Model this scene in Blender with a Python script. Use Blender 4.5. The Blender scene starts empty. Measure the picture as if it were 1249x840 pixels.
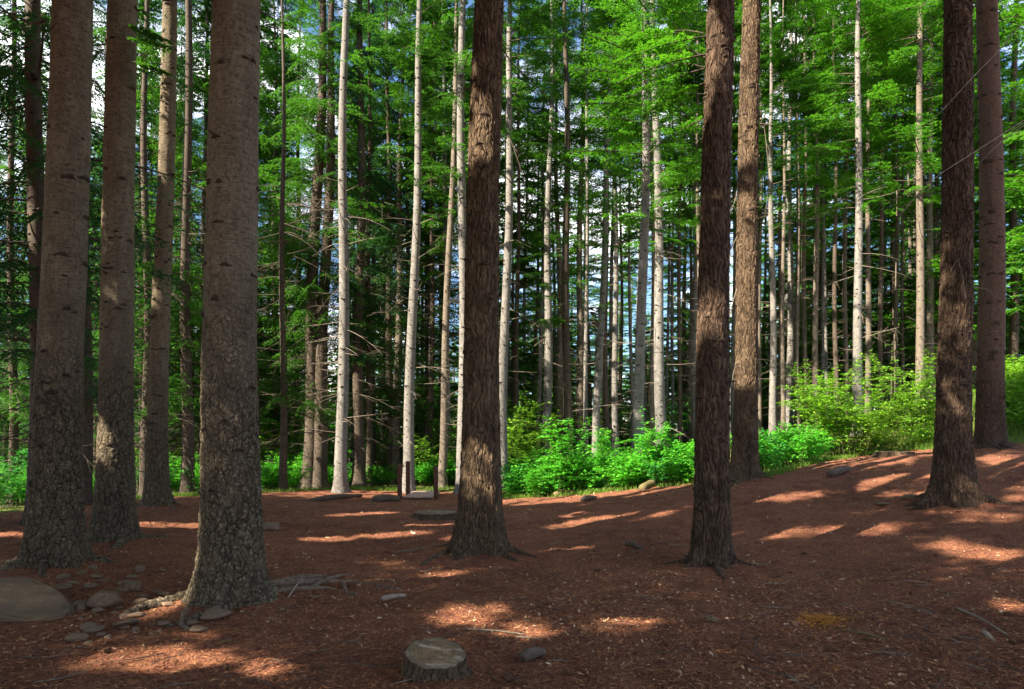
import bpy, math, random
import numpy as np
from math import radians as R, sin, cos, pi, sqrt, exp, atan2

SEED = 11
rng = np.random.default_rng(SEED)
random.seed(SEED)
S = bpy.context.scene
COL = S.collection

# ------------------------------------------------------------------ camera model
F = 1249 * 24 / 36.0          # focal length in photo pixels
HZ = 527.0                    # horizon row of the level camera
CH = 1.5                      # eye height
def W(px, py, Y):
    return np.array([(px - 624.5) / F * Y, Y, CH + (HZ - py) / F * Y])

# ------------------------------------------------------------------ noise
_perm = np.random.default_rng(5).permutation(256)
_perm = np.concatenate([_perm, _perm, _perm])
_grad = np.random.default_rng(6).normal(size=(256, 3))
_grad /= np.linalg.norm(_grad, axis=1)[:, None]
def perlin(p):
    p = np.asarray(p, float)
    i = np.floor(p).astype(int); f = p - i
    u = f * f * f * (f * (f * 6 - 15) + 10)
    i &= 255
    out = 0
    for dx in (0, 1):
        for dy in (0, 1):
            for dz in (0, 1):
                h = _perm[_perm[_perm[i[..., 0] + dx] + i[..., 1] + dy] + i[..., 2] + dz]
                g = _grad[h]
                d = f - np.array([dx, dy, dz])
                w = (u[..., 0] if dx else 1 - u[..., 0]) * (u[..., 1] if dy else 1 - u[..., 1]) * (u[..., 2] if dz else 1 - u[..., 2])
                out = out + w * (g * d).sum(-1)
    return out
def fbm(p, octs=3):
    p = np.asarray(p, float); a = 1.0; s = 0
    for k in range(octs):
        s = s + a * perlin(p * 2 ** k + 17.3 * k); a *= .5
    return s

# ------------------------------------------------------------------ ground height (thin plate spline through what the photo shows)
_cp = [W(*a) for a in [
    (68, 690, 7.3), (138, 660, 8.9), (190, 618, 13.3), (285, 735, 6.0), (585, 676, 9.0), (867, 691, 8.0), (907, 585, 13.6),
    (1162, 614, 10.0), (1208, 547, 14.0), (10, 624, 15), (200, 606, 18), (420, 600, 20), (510, 607, 19), (600, 606, 18.5),
    (660, 608, 16.5), (722, 602, 15.8), (840, 590, 15.2), (1000, 562, 17.5), (1090, 552, 19), (1240, 539, 17), (1246, 484, 20.5),
    (0, 840, 4.0), (300, 840, 4.0), (624, 840, 4.0), (1000, 840, 3.95), (1249, 840, 3.8), (1249, 700, 6.3), (1030, 700, 7.6), (700, 720, 6.6), (420, 690, 7.7)]]
_cp += [np.array(a, float) for a in [(-40, 20, -2), (-24, 44, -3.5), (-4, 45, -0.8), (8, 34, .7), (22, 46, 2.6), (40, 30, 4.5), (40, 0, 3), (0, -22, 0), (-30, -20, 0), (30, -20, 1.0), (0, 1, 0), (-10, 2, 0), (10, 2, .45)]]
_cp = np.array(_cp)
def _U(r2): return np.where(r2 > 1e-9, r2 * np.log(r2 + 1e-12), 0)
_n = len(_cp)
_K = _U(((_cp[:, None, :2] - _cp[None, :, :2]) ** 2).sum(-1)) + np.eye(_n) * 1.0
_P = np.c_[np.ones(_n), _cp[:, :2]]
_A = np.zeros((_n + 3, _n + 3)); _A[:_n, :_n] = _K; _A[:_n, _n:] = _P; _A[_n:, :_n] = _P.T
_sol = np.linalg.solve(_A, np.r_[_cp[:, 2], 0, 0, 0])
def _tps(x, y):
    x = np.asarray(x, float); y = np.asarray(y, float)
    r = np.hypot(x, y - 12); k = np.where(r > 42, 42 / np.maximum(r, 1e-6), 1)
    x = x * k; y = 12 + (y - 12) * k
    z = _sol[_n] + _sol[_n + 1] * x + _sol[_n + 2] * y
    for i in range(_n):
        z = z + _sol[i] * _U((x - _cp[i, 0]) ** 2 + (y - _cp[i, 1]) ** 2)
    return z
_gs = .25; _gx = np.arange(-70, 70.01, _gs); _gy = np.arange(-50, 95.01, _gs)
_GG = _tps(*np.meshgrid(_gx, _gy, indexing='ij'))
def gz(x, y):
    fx = np.clip((np.asarray(x, float) + 70) / _gs, 0, len(_gx) - 1.001); fy = np.clip((np.asarray(y, float) + 50) / _gs, 0, len(_gy) - 1.001)
    i = fx.astype(int); j = fy.astype(int); a = fx - i; b = fy - j
    return _GG[i, j] * (1 - a) * (1 - b) + _GG[i + 1, j] * a * (1 - b) + _GG[i, j + 1] * (1 - a) * b + _GG[i + 1, j + 1] * a * b
def hit(px, py, y0=2.5, y1=60):
    Ys = np.arange(y0, y1, .03)
    x = (px - 624.5) / F * Ys; z = CH + (HZ - py) / F * Ys
    d = z - gz(x, Ys)
    k = np.where(d < 0)[0]
    k = k[0] if len(k) else len(Ys) - 1
    return np.array([x[k], Ys[k], float(gz(x[k], Ys[k]))])
def at(px, Y):
    x = (px - 624.5) / F * Y
    return np.array([x, Y, float(gz(x, Y))])
def project(p):
    p = np.asarray(p, float); Y = np.maximum(p[..., 1], .05)
    return 624.5 + p[..., 0] / Y * F, HZ - (p[..., 2] - CH) / Y * F

# ------------------------------------------------------------------ sun
SUN_EL = 42.0
_h = np.array([-.848, -.53]); _h /= np.linalg.norm(_h)
TOSUN = np.array([_h[0] * cos(R(SUN_EL)), _h[1] * cos(R(SUN_EL)), sin(R(SUN_EL))])
SUN_AZ = math.degrees(atan2(TOSUN[0], TOSUN[1])) % 360

# ------------------------------------------------------------------ mesh building
class MB:
    def __init__(s): s.v = []; s.q = []; s.t = []; s.qm = []; s.tm = []; s.n = 0; s.qs = []; s.ts = []
    def add(s, v, q=None, t=None, m=0, smooth=True):
        v = np.asarray(v, float).reshape(-1, 3); s.v.append(v)
        if q is not None and len(q):
            q = np.asarray(q, int).reshape(-1, 4) + s.n; s.q.append(q); s.qm.append(np.full(len(q), m)); s.qs.append(np.full(len(q), smooth))
        if t is not None and len(t):
            t = np.asarray(t, int).reshape(-1, 3) + s.n; s.t.append(t); s.tm.append(np.full(len(t), m)); s.ts.append(np.full(len(t), smooth))
        s.n += len(v)
    def mesh(s, name, mats):
        me = bpy.data.meshes.new(name)
        v = np.concatenate(s.v) if s.v else np.zeros((0, 3))
        q = np.concatenate(s.q) if s.q else np.zeros((0, 4), int); t = np.concatenate(s.t) if s.t else np.zeros((0, 3), int)
        me.vertices.add(len(v)); me.vertices.foreach_set('co', v.astype(np.float32).ravel())
        li = np.concatenate([q.ravel(), t.ravel()]).astype(np.int32)
        me.loops.add(len(li)); me.loops.foreach_set('vertex_index', li)
        st = np.concatenate([np.arange(len(q)) * 4, len(q) * 4 + np.arange(len(t)) * 3]).astype(np.int32)
        me.polygons.add(len(st)); me.polygons.foreach_set('loop_start', st)
        mi = np.concatenate(s.qm + s.tm).astype(np.int32) if s.qm or s.tm else np.zeros(0, np.int32)
        sm = np.concatenate(s.qs + s.ts).astype(bool) if s.qs or s.ts else np.zeros(0, bool)
        me.polygons.foreach_set('material_index', mi); me.polygons.foreach_set('use_smooth', sm)
        for m in mats: me.materials.append(m)
        me.update(calc_edges=True)
        return me
def link(name, data, parent=None, loc=None):
    o = bpy.data.objects.new(name, data); COL.objects.link(o)
    if parent is not None: o.parent = parent
    if loc is not None: o.location = loc
    return o
def tag(o, label=None, cat=None, group=None, kind=None):
    if label: o['label'] = label
    if cat: o['category'] = cat
    if group: o['group'] = group
    if kind: o['kind'] = kind
    return o
def empty(name, loc, label, cat, group=None):
    return tag(link(name, None, None, loc), label, cat, group)

def tube(mb, pts, rad, n=6, m=0, cap=True, rough=0, rg=None):
    pts = np.asarray(pts, float); rad = np.broadcast_to(np.asarray(rad, float), (len(pts),))
    tg = np.gradient(pts, axis=0); tg /= np.linalg.norm(tg, axis=1)[:, None] + 1e-9
    ref = np.array([0, 0, 1.]) if abs(tg[0, 2]) < .8 else np.array([1., 0, 0])
    a = np.cross(tg, ref); a /= np.linalg.norm(a, axis=1)[:, None] + 1e-9
    b = np.cross(a, tg)
    th = np.arange(n) * 2 * pi / n
    rr = rad[:, None] * np.ones(n)
    if rough: rr = rr * (1 + rough * (rg or rng).normal(size=rr.shape))
    v = pts[:, None] + rr[..., None] * (a[:, None] * np.cos(th)[None, :, None] + b[:, None] * np.sin(th)[None, :, None])
    k = len(pts)
    i, j = np.meshgrid(np.arange(k - 1), np.arange(n), indexing='ij'); i = i.ravel(); j = j.ravel(); j2 = (j + 1) % n
    q = np.c_[i * n + j, i * n + j2, (i + 1) * n + j2, (i + 1) * n + j]
    v = v.reshape(-1, 3)
    t = []
    if cap:
        v = np.r_[v, pts[:1], pts[-1:]]; c0 = k * n; c1 = c0 + 1
        for jj in range(n):
            t.append((c0, (jj + 1) % n, jj)); t.append((c1, (k - 1) * n + jj, (k - 1) * n + (jj + 1) % n))
    mb.add(v, q, t, m)

def rot_z(a): return np.array([[cos(a), -sin(a), 0], [sin(a), cos(a), 0], [0, 0, 1.]])
def rot_y(a): return np.array([[cos(a), 0, sin(a)], [0, 1., 0], [-sin(a), 0, cos(a)]])
def rot_x(a): return np.array([[1., 0, 0], [0, cos(a), -sin(a)], [0, sin(a), cos(a)]])

# ------------------------------------------------------------------ materials
def newmat(name):
    m = bpy.data.materials.new(name); m.use_nodes = True
    nt = m.node_tree; nt.nodes.clear()
    out = nt.nodes.new('ShaderNodeOutputMaterial')
    return m, nt, out
class NT:
    def __init__(s, nt): s.nt = nt
    def n(s, t, **kw):
        nd = s.nt.nodes.new(t)
        for k, v in kw.items():
            if k in nd.inputs: nd.inputs[k].default_value = v
            else: setattr(nd, k, v)
        return nd
    def l(s, a, b): s.nt.links.new(a, b)
    def mapping(s, vec, scale=(1, 1, 1), loc=None):
        m = s.n('ShaderNodeMapping'); m.inputs['Scale'].default_value = scale
        s.l(vec, m.inputs['Vector'])
        if loc is not None: s.l(loc, m.inputs['Location'])
        return m.outputs[0]
    def noise(s, vec, scale, detail=4, rough=.55, dist=0):
        n = s.n('ShaderNodeTexNoise'); n.inputs['Scale'].default_value = scale; n.inputs['Detail'].default_value = detail
        n.inputs['Roughness'].default_value = rough; n.inputs['Distortion'].default_value = dist
        s.l(vec, n.inputs['Vector']); return n.outputs['Fac']
    def voro(s, vec, scale, feature='F1', rnd=1):
        n = s.n('ShaderNodeTexVoronoi'); n.feature = feature; n.inputs['Scale'].default_value = scale; n.inputs['Randomness'].default_value = rnd
        s.l(vec, n.inputs['Vector']); return n.outputs['Distance']
    def ramp(s, fac, stops, interp='LINEAR'):
        r = s.n('ShaderNodeValToRGB'); r.color_ramp.interpolation = interp
        e = r.color_ramp.elements
        while len(e) < len(stops): e.new(.5)
        for k, (p, c) in enumerate(stops):
            e[k].position = p; e[k].color = (c, c, c, 1) if isinstance(c, (int, float)) else (*c, 1)
        s.l(fac, r.inputs[0]); return r.outputs[0]
    def mix(s, fac, a, b, mode='MIX'):
        m = s.n('ShaderNodeMix'); m.data_type = 'RGBA'; m.blend_type = mode
        if isinstance(fac, (int, float)): m.inputs[0].default_value = fac
        else: s.l(fac, m.inputs[0])
        for k, c in ((6, a), (7, b)):
            if isinstance(c, tuple): m.inputs[k].default_value = (*c, 1)
            else: s.l(c, m.inputs[k])
        return m.outputs[2]
    def math(s, op, a, b=None, clamp=False):
        m = s.n('ShaderNodeMath'); m.operation = op; m.use_clamp = clamp
        for k, c in ((0, a), (1, b)):
            if c is None: continue
            if isinstance(c, (int, float)): m.inputs[k].default_value = c
            else: s.l(c, m.inputs[k])
        return m.outputs[0]
    def objco(s): return s.n('ShaderNodeTexCoord').outputs['Object']
    def rnd(s):
        o = s.n('ShaderNodeObjectInfo').outputs['Random']
        return s.math('MULTIPLY', o, 37.0)
    def bump(s, h, strength, dist):
        b = s.n('ShaderNodeBump'); b.inputs['Strength'].default_value = strength; b.inputs['Distance'].default_value = dist
        s.l(h, b.inputs['Height']); return b.outputs[0]
    def disp(s, h, scale, mid=.5):
        d = s.n('ShaderNodeDisplacement'); d.inputs['Scale'].default_value = scale; d.inputs['Midlevel'].default_value = mid
        s.l(h, d.inputs['Height']); return d.outputs[0]

def bark_scaly(name, c_dark, c_mid, c_light, crack_top=3.2, disp=.016, pale=0.0):
    """scaly fir bark: cracked plates low down, smoother with fine rings and flecks higher up"""
    m, nt, out = newmat(name); N = NT(nt)
    co = N.n('ShaderNodeVectorMath', operation='ADD'); N.l(N.objco(), co.inputs[0]); N.l(N.rnd(), co.inputs[1]); vec = co.outputs[0]
    z = N.n('ShaderNodeSeparateXYZ'); N.l(N.objco(), z.inputs[0]); z = z.outputs[2]
    def warp(v, sc, amt):
        wn = N.n('ShaderNodeTexNoise'); wn.inputs['Scale'].default_value = sc; wn.inputs['Detail'].default_value = 4; wn.inputs['Roughness'].default_value = .65; N.l(v, wn.inputs['Vector'])
        q = N.n('ShaderNodeVectorMath', operation='MULTIPLY_ADD'); N.l(wn.outputs['Color'], q.inputs[0]); q.inputs[1].default_value = amt; N.l(v, q.inputs[2]); return q.outputs[0]
    wv = warp(warp(vec, 5, (.13, .13, .13)), 34, (.028, .028, .045))
    pl = N.voro(N.mapping(wv, (1, 1, .42)), 17, 'DISTANCE_TO_EDGE')
    pl2 = N.voro(N.mapping(wv, (1, 1, .6)), 41, 'DISTANCE_TO_EDGE')
    weld = N.ramp(N.noise(N.mapping(vec, (1, 1, .6)), 8, 3, .6), [(.50, 0.0), (.72, .6)])
    crack = N.math('MAXIMUM', N.ramp(pl, [(0, 0.0), (.09, .55), (.32, 1.0)]), weld); crack2 = N.math('MAXIMUM', N.ramp(pl2, [(0, .35), (.10, 1.0)]), weld)
    plate = N.math('MULTIPLY', crack, crack2)
    fine = N.noise(vec, 60, 5, .65)
    ring = N.noise(N.mapping(vec, (3, 3, 28)), 3.0, 4, .6)
    smooth_h = N.math('ADD', N.math('MULTIPLY', ring, .45), N.math('MULTIPLY', N.noise(N.mapping(vec, (1, 1, .7)), 38, 5, .7), .55))
    zz = N.math('ADD', z, N.math('MULTIPLY', N.noise(vec, 2.2, 3), 1.6))
    up = N.n('ShaderNodeMapRange'); up.inputs[1].default_value = crack_top * .45 + .8; up.inputs[2].default_value = crack_top + .8; N.l(zz, up.inputs[0]); up = up.outputs[0]
    h = N.n('ShaderNodeMix'); N.l(up, h.inputs[0]); N.l(plate, h.inputs[2]); N.l(smooth_h, h.inputs[3]); h = h.outputs[0]
    tone = N.noise(vec, 2.0, 4, .6); tone2 = N.noise(N.mapping(vec, (1, 1, .35)), 9, 4, .65)
    base = N.mix(N.ramp(tone2, [(.3, 0.), (.72, 1.)]), c_mid, c_light)
    base = N.mix(N.ramp(tone, [(.35, 0.0), (.7, .6)]), base, c_mid)
    low = N.mix(N.ramp(plate, [(0.03, 1.0), (.6, 0.0)]), base, c_dark); low = N.mix(N.ramp(N.noise(vec, 24, 4, .7), [(.55, 0.0), (.7, .6)]), low, tuple(min(1, c * 1.5 + .03) for c in c_light))
    hi = N.mix(N.ramp(smooth_h, [(.36, .9), (.52, 0.0)]), base, c_dark)
    hi = N.mix(N.ramp(N.noise(vec, 17, 4, .7), [(.58, 0.0), (.72, .55)]), hi, tuple(min(1, c * 1.35 + .02) for c in c_light))
    colr = N.mix(up, low, hi)
    colr = N.mix(N.math('MULTIPLY', fine, .5), colr, c_dark, 'MIX') if not pale else colr
    bs = N.n('ShaderNodeBsdfPrincipled'); bs.inputs['Roughness'].default_value = .85; bs.inputs['Specular IOR Level'].default_value = .25
    N.l(colr, bs.inputs['Base Color'])
    hh = N.math('ADD', h, N.math('MULTIPLY', fine, .35))
    N.l(N.bump(hh, .9, disp * .8), bs.inputs['Normal'])
    N.l(bs.outputs[0], out.inputs[0])
    if disp > .012:
        N.l(N.disp(h, disp, .7), out.inputs['Displacement']); m.displacement_method = 'BOTH'
    return m

def bark_fibrous(name, c_dark, c_mid, c_light, disp=.022):
    m, nt, out = newmat(name); N = NT(nt)
    co = N.n('ShaderNodeVectorMath', operation='ADD'); N.l(N.objco(), co.inputs[0]); N.l(N.rnd(), co.inputs[1]); vec = co.outputs[0]
    wob = N.n('ShaderNodeTexNoise'); wob.inputs['Scale'].default_value = 3.5; wob.inputs['Detail'].default_value = 3; N.l(vec, wob.inputs['Vector'])
    wv = N.n('ShaderNodeVectorMath', operation='MULTIPLY_ADD'); N.l(wob.outputs['Color'], wv.inputs[0]); wv.inputs[1].default_value = (.16, .16, .1); N.l(vec, wv.inputs[2])
    s1 = N.noise(N.mapping(wv.outputs[0], (1, 1, .09)), 24, 3, .55)
    rid = N.math('ABSOLUTE', N.math('SUBTRACT', s1, .5)); furrow = N.ramp(rid, [(0, 0.0), (.035, .45), (.13, 1.0)])
    s2 = N.noise(N.mapping(wv.outputs[0], (1, 1, .07)), 80, 4, .65)
    s3 = N.voro(N.mapping(wv.outputs[0], (1, 1, .22)), 13, 'DISTANCE_TO_EDGE'); pl = N.ramp(s3, [(0, .25), (.12, 1.0)])
    h = N.math('ADD', N.math('MULTIPLY', N.math('MULTIPLY', furrow, pl), .7), N.math('MULTIPLY', s2, .3))
    tone = N.noise(vec, 3, 4, .6)
    base = N.mix(N.ramp(tone, [(.35, 0.), (.68, 1.)]), c_mid, c_light)
    base = N.mix(N.ramp(s2, [(.35, .7), (.6, 0.)]), base, c_dark)
    colr = N.mix(N.ramp(furrow, [(0, .95), (.7, 0.)]), base, c_dark)
    bs = N.n('ShaderNodeBsdfPrincipled'); bs.inputs['Roughness'].default_value = .88; bs.inputs['Specular IOR Level'].default_value = .2
    N.l(colr, bs.inputs['Base Color']); N.l(N.bump(h, .9, disp), bs.inputs['Normal']); N.l(bs.outputs[0], out.inputs[0])
    N.l(N.disp(h, disp, .7), out.inputs['Displacement']); m.displacement_method = 'BOTH'
    return m

def simple(name, col, col2=None, scale=12, rough=.85, bump=.004, spec=.25):
    m, nt, out = newmat(name); N = NT(nt); vec = N.objco()
    f = N.noise(vec, scale, 5, .65)
    c = N.mix(N.ramp(f, [(.32, 0.), (.68, 1.)]), col, col2 or tuple(x * .5 for x in col))
    bs = N.n('ShaderNodeBsdfPrincipled'); bs.inputs['Roughness'].default_value = rough; bs.inputs['Specular IOR Level'].default_value = spec
    N.l(c, bs.inputs['Base Color']); N.l(N.bump(N.noise(vec, scale * 3, 5, .7), .8, bump), bs.inputs['Normal']); N.l(bs.outputs[0], out.inputs[0])
    return m

def leafmat(name, c1, c2, c3, scale=1.2, trans=.45, island=.5, tcol=1.25):
    m, nt, out = newmat(name); N = NT(nt)
    co = N.n('ShaderNodeVectorMath', operation='ADD'); N.l(N.objco(), co.inputs[0]); N.l(N.rnd(), co.inputs[1]); vec = co.outputs[0]
    f = N.noise(vec, scale, 3, .6)
    g = N.n('ShaderNodeNewGeometry').outputs['Random Per Island']
    c = N.mix(N.ramp(f, [(.36, 0.), (.66, 1.)]), c1, c2)
    c = N.mix(N.math('MULTIPLY', g, island), c, c3)
    d = N.n('ShaderNodeBsdfPrincipled'); d.inputs['Roughness'].default_value = .55; d.inputs['Specular IOR Level'].default_value = .3; N.l(c, d.inputs['Base Color'])
    t = N.n('ShaderNodeBsdfTranslucent'); N.l(N.mix(1.0, c, (tcol, tcol * 1.05, tcol * .55), 'MULTIPLY'), t.inputs[0])
    mx = N.n('ShaderNodeMixShader'); mx.inputs[0].default_value = trans; N.l(d.outputs[0], mx.inputs[1]); N.l(t.outputs[0], mx.inputs[2])
    N.l(mx.outputs[0], out.inputs[0])
    return m

M = {}
M['fir'] = bark_scaly('fir_bark', (.034, .025, .017), (.172, .132, .086), (.33, .268, .18), 3.2)
M['fir_dark'] = bark_scaly('fir_bark_dark', (.03, .016, .010), (.125, .075, .052), (.21, .135, .095), 2.2)
M['fibrous'] = bark_fibrous('fibrous_bark', (.03, .018, .011), (.135, .09, .056), (.23, .16, .10))
M['fibrous_red'] = bark_fibrous('fibrous_bark_red', (.028, .016, .011), (.115, .074, .05), (.185, .122, .083))
M['pale'] = bark_scaly('pale_fir_bark', (.045, .037, .031), (.155, .142, .13), (.30, .284, .27), .8, .008, 1)
M['dull'] = bark_scaly('dull_fir_bark', (.05, .038, .029), (.17, .135, .105), (.29, .245, .20), 1.5, .008)
M['brown'] = bark_scaly('brown_fir_bark', (.03, .022, .016), (.09, .067, .05), (.15, .116, .09), 2, .008)
M['knot'] = simple('knot_bark', (.035, .024, .018), (.012, .008, .006), 40)
M['scar'] = simple('scar_bark', (.075, .052, .036), (.022, .014, .010), 30, bump=.012)
M['twig'] = simple('dead_twig', (.11, .085, .065), (.045, .033, .026), 10)
M['twig_pale'] = simple('pale_dead_twig', (.30, .25, .20), (.15, .115, .09), 10)
M['root'] = simple('root_bark', (.26, .185, .135), (.09, .06, .042), 26, bump=.012)
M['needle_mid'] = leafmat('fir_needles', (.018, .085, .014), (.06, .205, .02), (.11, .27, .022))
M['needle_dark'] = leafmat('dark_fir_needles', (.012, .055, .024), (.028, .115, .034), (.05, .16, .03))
M['needle_lit'] = leafmat('sunlit_fir_needles', (.028, .16, .014), (.075, .28, .018), (.17, .36, .022), .9)  # brighter copy of the fir needles, sunlight put into the colour
M['leaf'] = leafmat('shrub_leaves', (.03, .28, .022), (.075, .40, .03), (.19, .50, .02), 1.5, .4)
M['leaf_yellow'] = leafmat('bush_leaves', (.07, .24, .02), (.16, .36, .025), (.27, .43, .03), 1.5, .42)
M['leaf_deep'] = leafmat('deep_green_leaves', (.015, .16, .035), (.04, .26, .04), (.09, .32, .03), 1.5, .4)
M['stem'] = simple('green_stem', (.10, .12, .04), (.06, .06, .02), 10)
M['grass'] = leafmat('grass_blades', (.05, .17, .018), (.14, .27, .03), (.26, .30, .06), .7, .4)
M['orange'] = leafmat('dead_orange_needles', (.55, .17, .025), (.62, .28, .04), (.45, .30, .05), 4, .3)
M['stone'] = simple('ground_stone', (.27, .18, .12), (.11, .07, .048), 14, bump=.006)
M['moss'] = simple('mossy_wood', (.14, .13, .035), (.13, .09, .065), 9, bump=.01)
M['wood_old'] = simple('weathered_log', (.17, .12, .095), (.07, .048, .038), 16, bump=.012)
M['post'] = simple('stained_post', (.12, .055, .035), (.06, .028, .02), 14)
M['deck'] = simple('deck_boards', (.50, .36, .31), (.33, .22, .19), 18)
M['bleached'] = simple('bleached_wood', (.36, .28, .22), (.19, .135, .10), 16)

def island_col(name, stops, rough=.8, trans=0):
    m, nt, out = newmat(name); N = NT(nt)
    g = N.n('ShaderNodeNewGeometry').outputs['Random Per Island']
    c = N.ramp(g, stops)
    bs = N.n('ShaderNodeBsdfPrincipled'); bs.inputs['Roughness'].default_value = rough; bs.inputs['Specular IOR Level'].default_value = .25
    N.l(c, bs.inputs['Base Color']); N.l(bs.outputs[0], out.inputs[0]); return m
M['chips'] = island_col('litter_chips', [(0, (.11, .042, .024)), (.4, (.24, .10, .05)), (.7, (.38, .21, .11)), (.9, (.52, .36, .22)), (1, (.62, .48, .32))])
M['needles'] = island_col('fallen_needles', [(0, (.09, .03, .018)), (.5, (.26, .095, .048)), (.85, (.42, .19, .09)), (1, (.48, .28, .12))])

def ground_mat():
    m, nt, out = newmat('needle_floor'); N = NT(nt); vec = N.objco()
    big = N.noise(vec, .75, 5, .65); mid = N.noise(vec, 3.6, 7, .72); fin = N.noise(vec, 36, 6, .75); gr = N.noise(N.mapping(vec, (1, 1.0, 1)), 120, 4, .8)
    st = N.voro(vec, 42)
    c = N.mix(N.ramp(big, [(.40, 0.), (.60, 1.)]), (.145, .048, .034), (.29, .108, .066))
    c = N.mix(N.ramp(mid, [(.38, 0.), (.66, .85)]), c, (.38, .165, .088))
    c = N.mix(N.ramp(fin, [(.36, .85), (.56, 0.)]), c, (.05, .018, .011))
    c = N.mix(N.ramp(gr, [(.54, 0.), (.70, .75)]), c, (.55, .29, .16))
    c = N.mix(N.ramp(st, [(.05, .55), (.13, 0.)]), c, (.55, .40, .26))
    at = N.n('ShaderNodeAttribute', attribute_name='green')
    gcol = N.mix(N.ramp(fin, [(.35, 0.), (.65, 1.)]), (.05, .085, .02), (.13, .17, .04))
    gf = N.math('ADD', at.outputs['Fac'], N.math('MULTIPLY', N.math('SUBTRACT', mid, .5), 1.3))
    c = N.mix(N.ramp(gf, [(.42, 0.), (.62, .85)]), c, gcol)
    bs = N.n('ShaderNodeBsdfPrincipled'); bs.inputs['Roughness'].default_value = .93; bs.inputs['Specular IOR Level'].default_value = .15
    N.l(c, bs.inputs['Base Color'])
    hh = N.math('ADD', N.math('MULTIPLY', fin, .7), N.math('MULTIPLY', gr, .5))
    hh = N.math('ADD', hh, N.math('MULTIPLY', N.noise(vec, 9, 4, .7), 1.2))
    N.l(N.bump(hh, 1.0, .03), bs.inputs['Normal']); N.l(bs.outputs[0], out.inputs[0])
    return m
M['ground'] = ground_mat()

# ------------------------------------------------------------------ clearing edge in world space
EDGE = np.array([hit(px, py)[:2] for px, py in [(-260, 640), (-60, 632), (20, 624), (120, 612), (260, 604), (420, 597), (560, 600), (630, 608), (722, 602), (800, 595), (850, 590), (930, 583), (990, 566), (1040, 556), (1090, 550), (1160, 546), (1230, 541), (1300, 537), (1400, 534)]])
def edge_y(x): return np.interp(x, EDGE[:, 0], EDGE[:, 1])

# ------------------------------------------------------------------ ground
FEET = np.array([[*at(d_[0], d_[1])[:2], d_[2]] for d_ in [(68, 7.3, .42), (138, 8.9, .36), (190, 13.3, .34), (285, 6.0, .42), (585, 9.0, .45), (867, 8.0, .34), (907, 13.6, .34), (1162, 10.0, .42), (1208, 14.0, .42)]])
def mound(x, y):
    z = 0
    for fx, fy, r_ in FEET:
        z = z + .05 * np.exp(-(np.maximum(0, np.hypot(x - fx, y - fy) - r_ * .7) / .28) ** 2)
    return z
def gnd_z(x, y):
    p = np.stack([x, y, 0 * x], -1)
    return gz(x, y) + mound(x, y) + .035 * fbm(p * 1.1, 3) + .03 * fbm(p * 4.5 + 9, 3) + .012 * fbm(p * 17 + 3, 2)
def build_ground():
    xs = np.r_[-600, -300, -150, -90, -60, np.arange(-45, -13, 1.0), np.arange(-13, 15, .07), np.arange(15, 46, 1.0), 60, 90, 150, 300, 600]
    ys = np.r_[-300, -120, -60, -30, np.arange(-15, 2.5, .6), np.arange(2.5, 9, .06), np.arange(9, 22, .1), np.arange(22, 46, 1.0), 60, 90, 150, 300, 700]
    X, Y = np.meshgrid(xs, ys, indexing='ij')
    Z = _tps(X, Y)
    p = np.stack([X, Y, np.zeros_like(X)], -1)
    near = np.clip(1 - np.maximum(0, np.hypot(X, Y - 10) - 12) / 6, 0, 1)
    Z = Z + mound(X, Y)
    Z = Z + near * (.035 * fbm(p * 1.1, 3) + .03 * fbm(p * 4.5 + 9, 3) + .012 * fbm(p * 17 + 3, 2))
    nx, ny = X.shape
    i, j = np.meshgrid(np.arange(nx - 1), np.arange(ny - 1), indexing='ij'); i = i.ravel(); j = j.ravel()
    q = np.c_[i * ny + j, (i + 1) * ny + j, (i + 1) * ny + j + 1, i * ny + j + 1]
    mb = MB(); mb.add(np.stack([X, Y, Z], -1), q)
    me = mb.mesh('ground', [M['ground']])
    g = np.clip((Y - edge_y(X)) / 1.4 + .45, 0, 1)
    at = me.attributes.new('green', 'FLOAT', 'POINT'); at.data.foreach_set('value', g.astype(np.float32).ravel())
    tag(link('ground', me), kind='structure')
build_ground()

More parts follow.
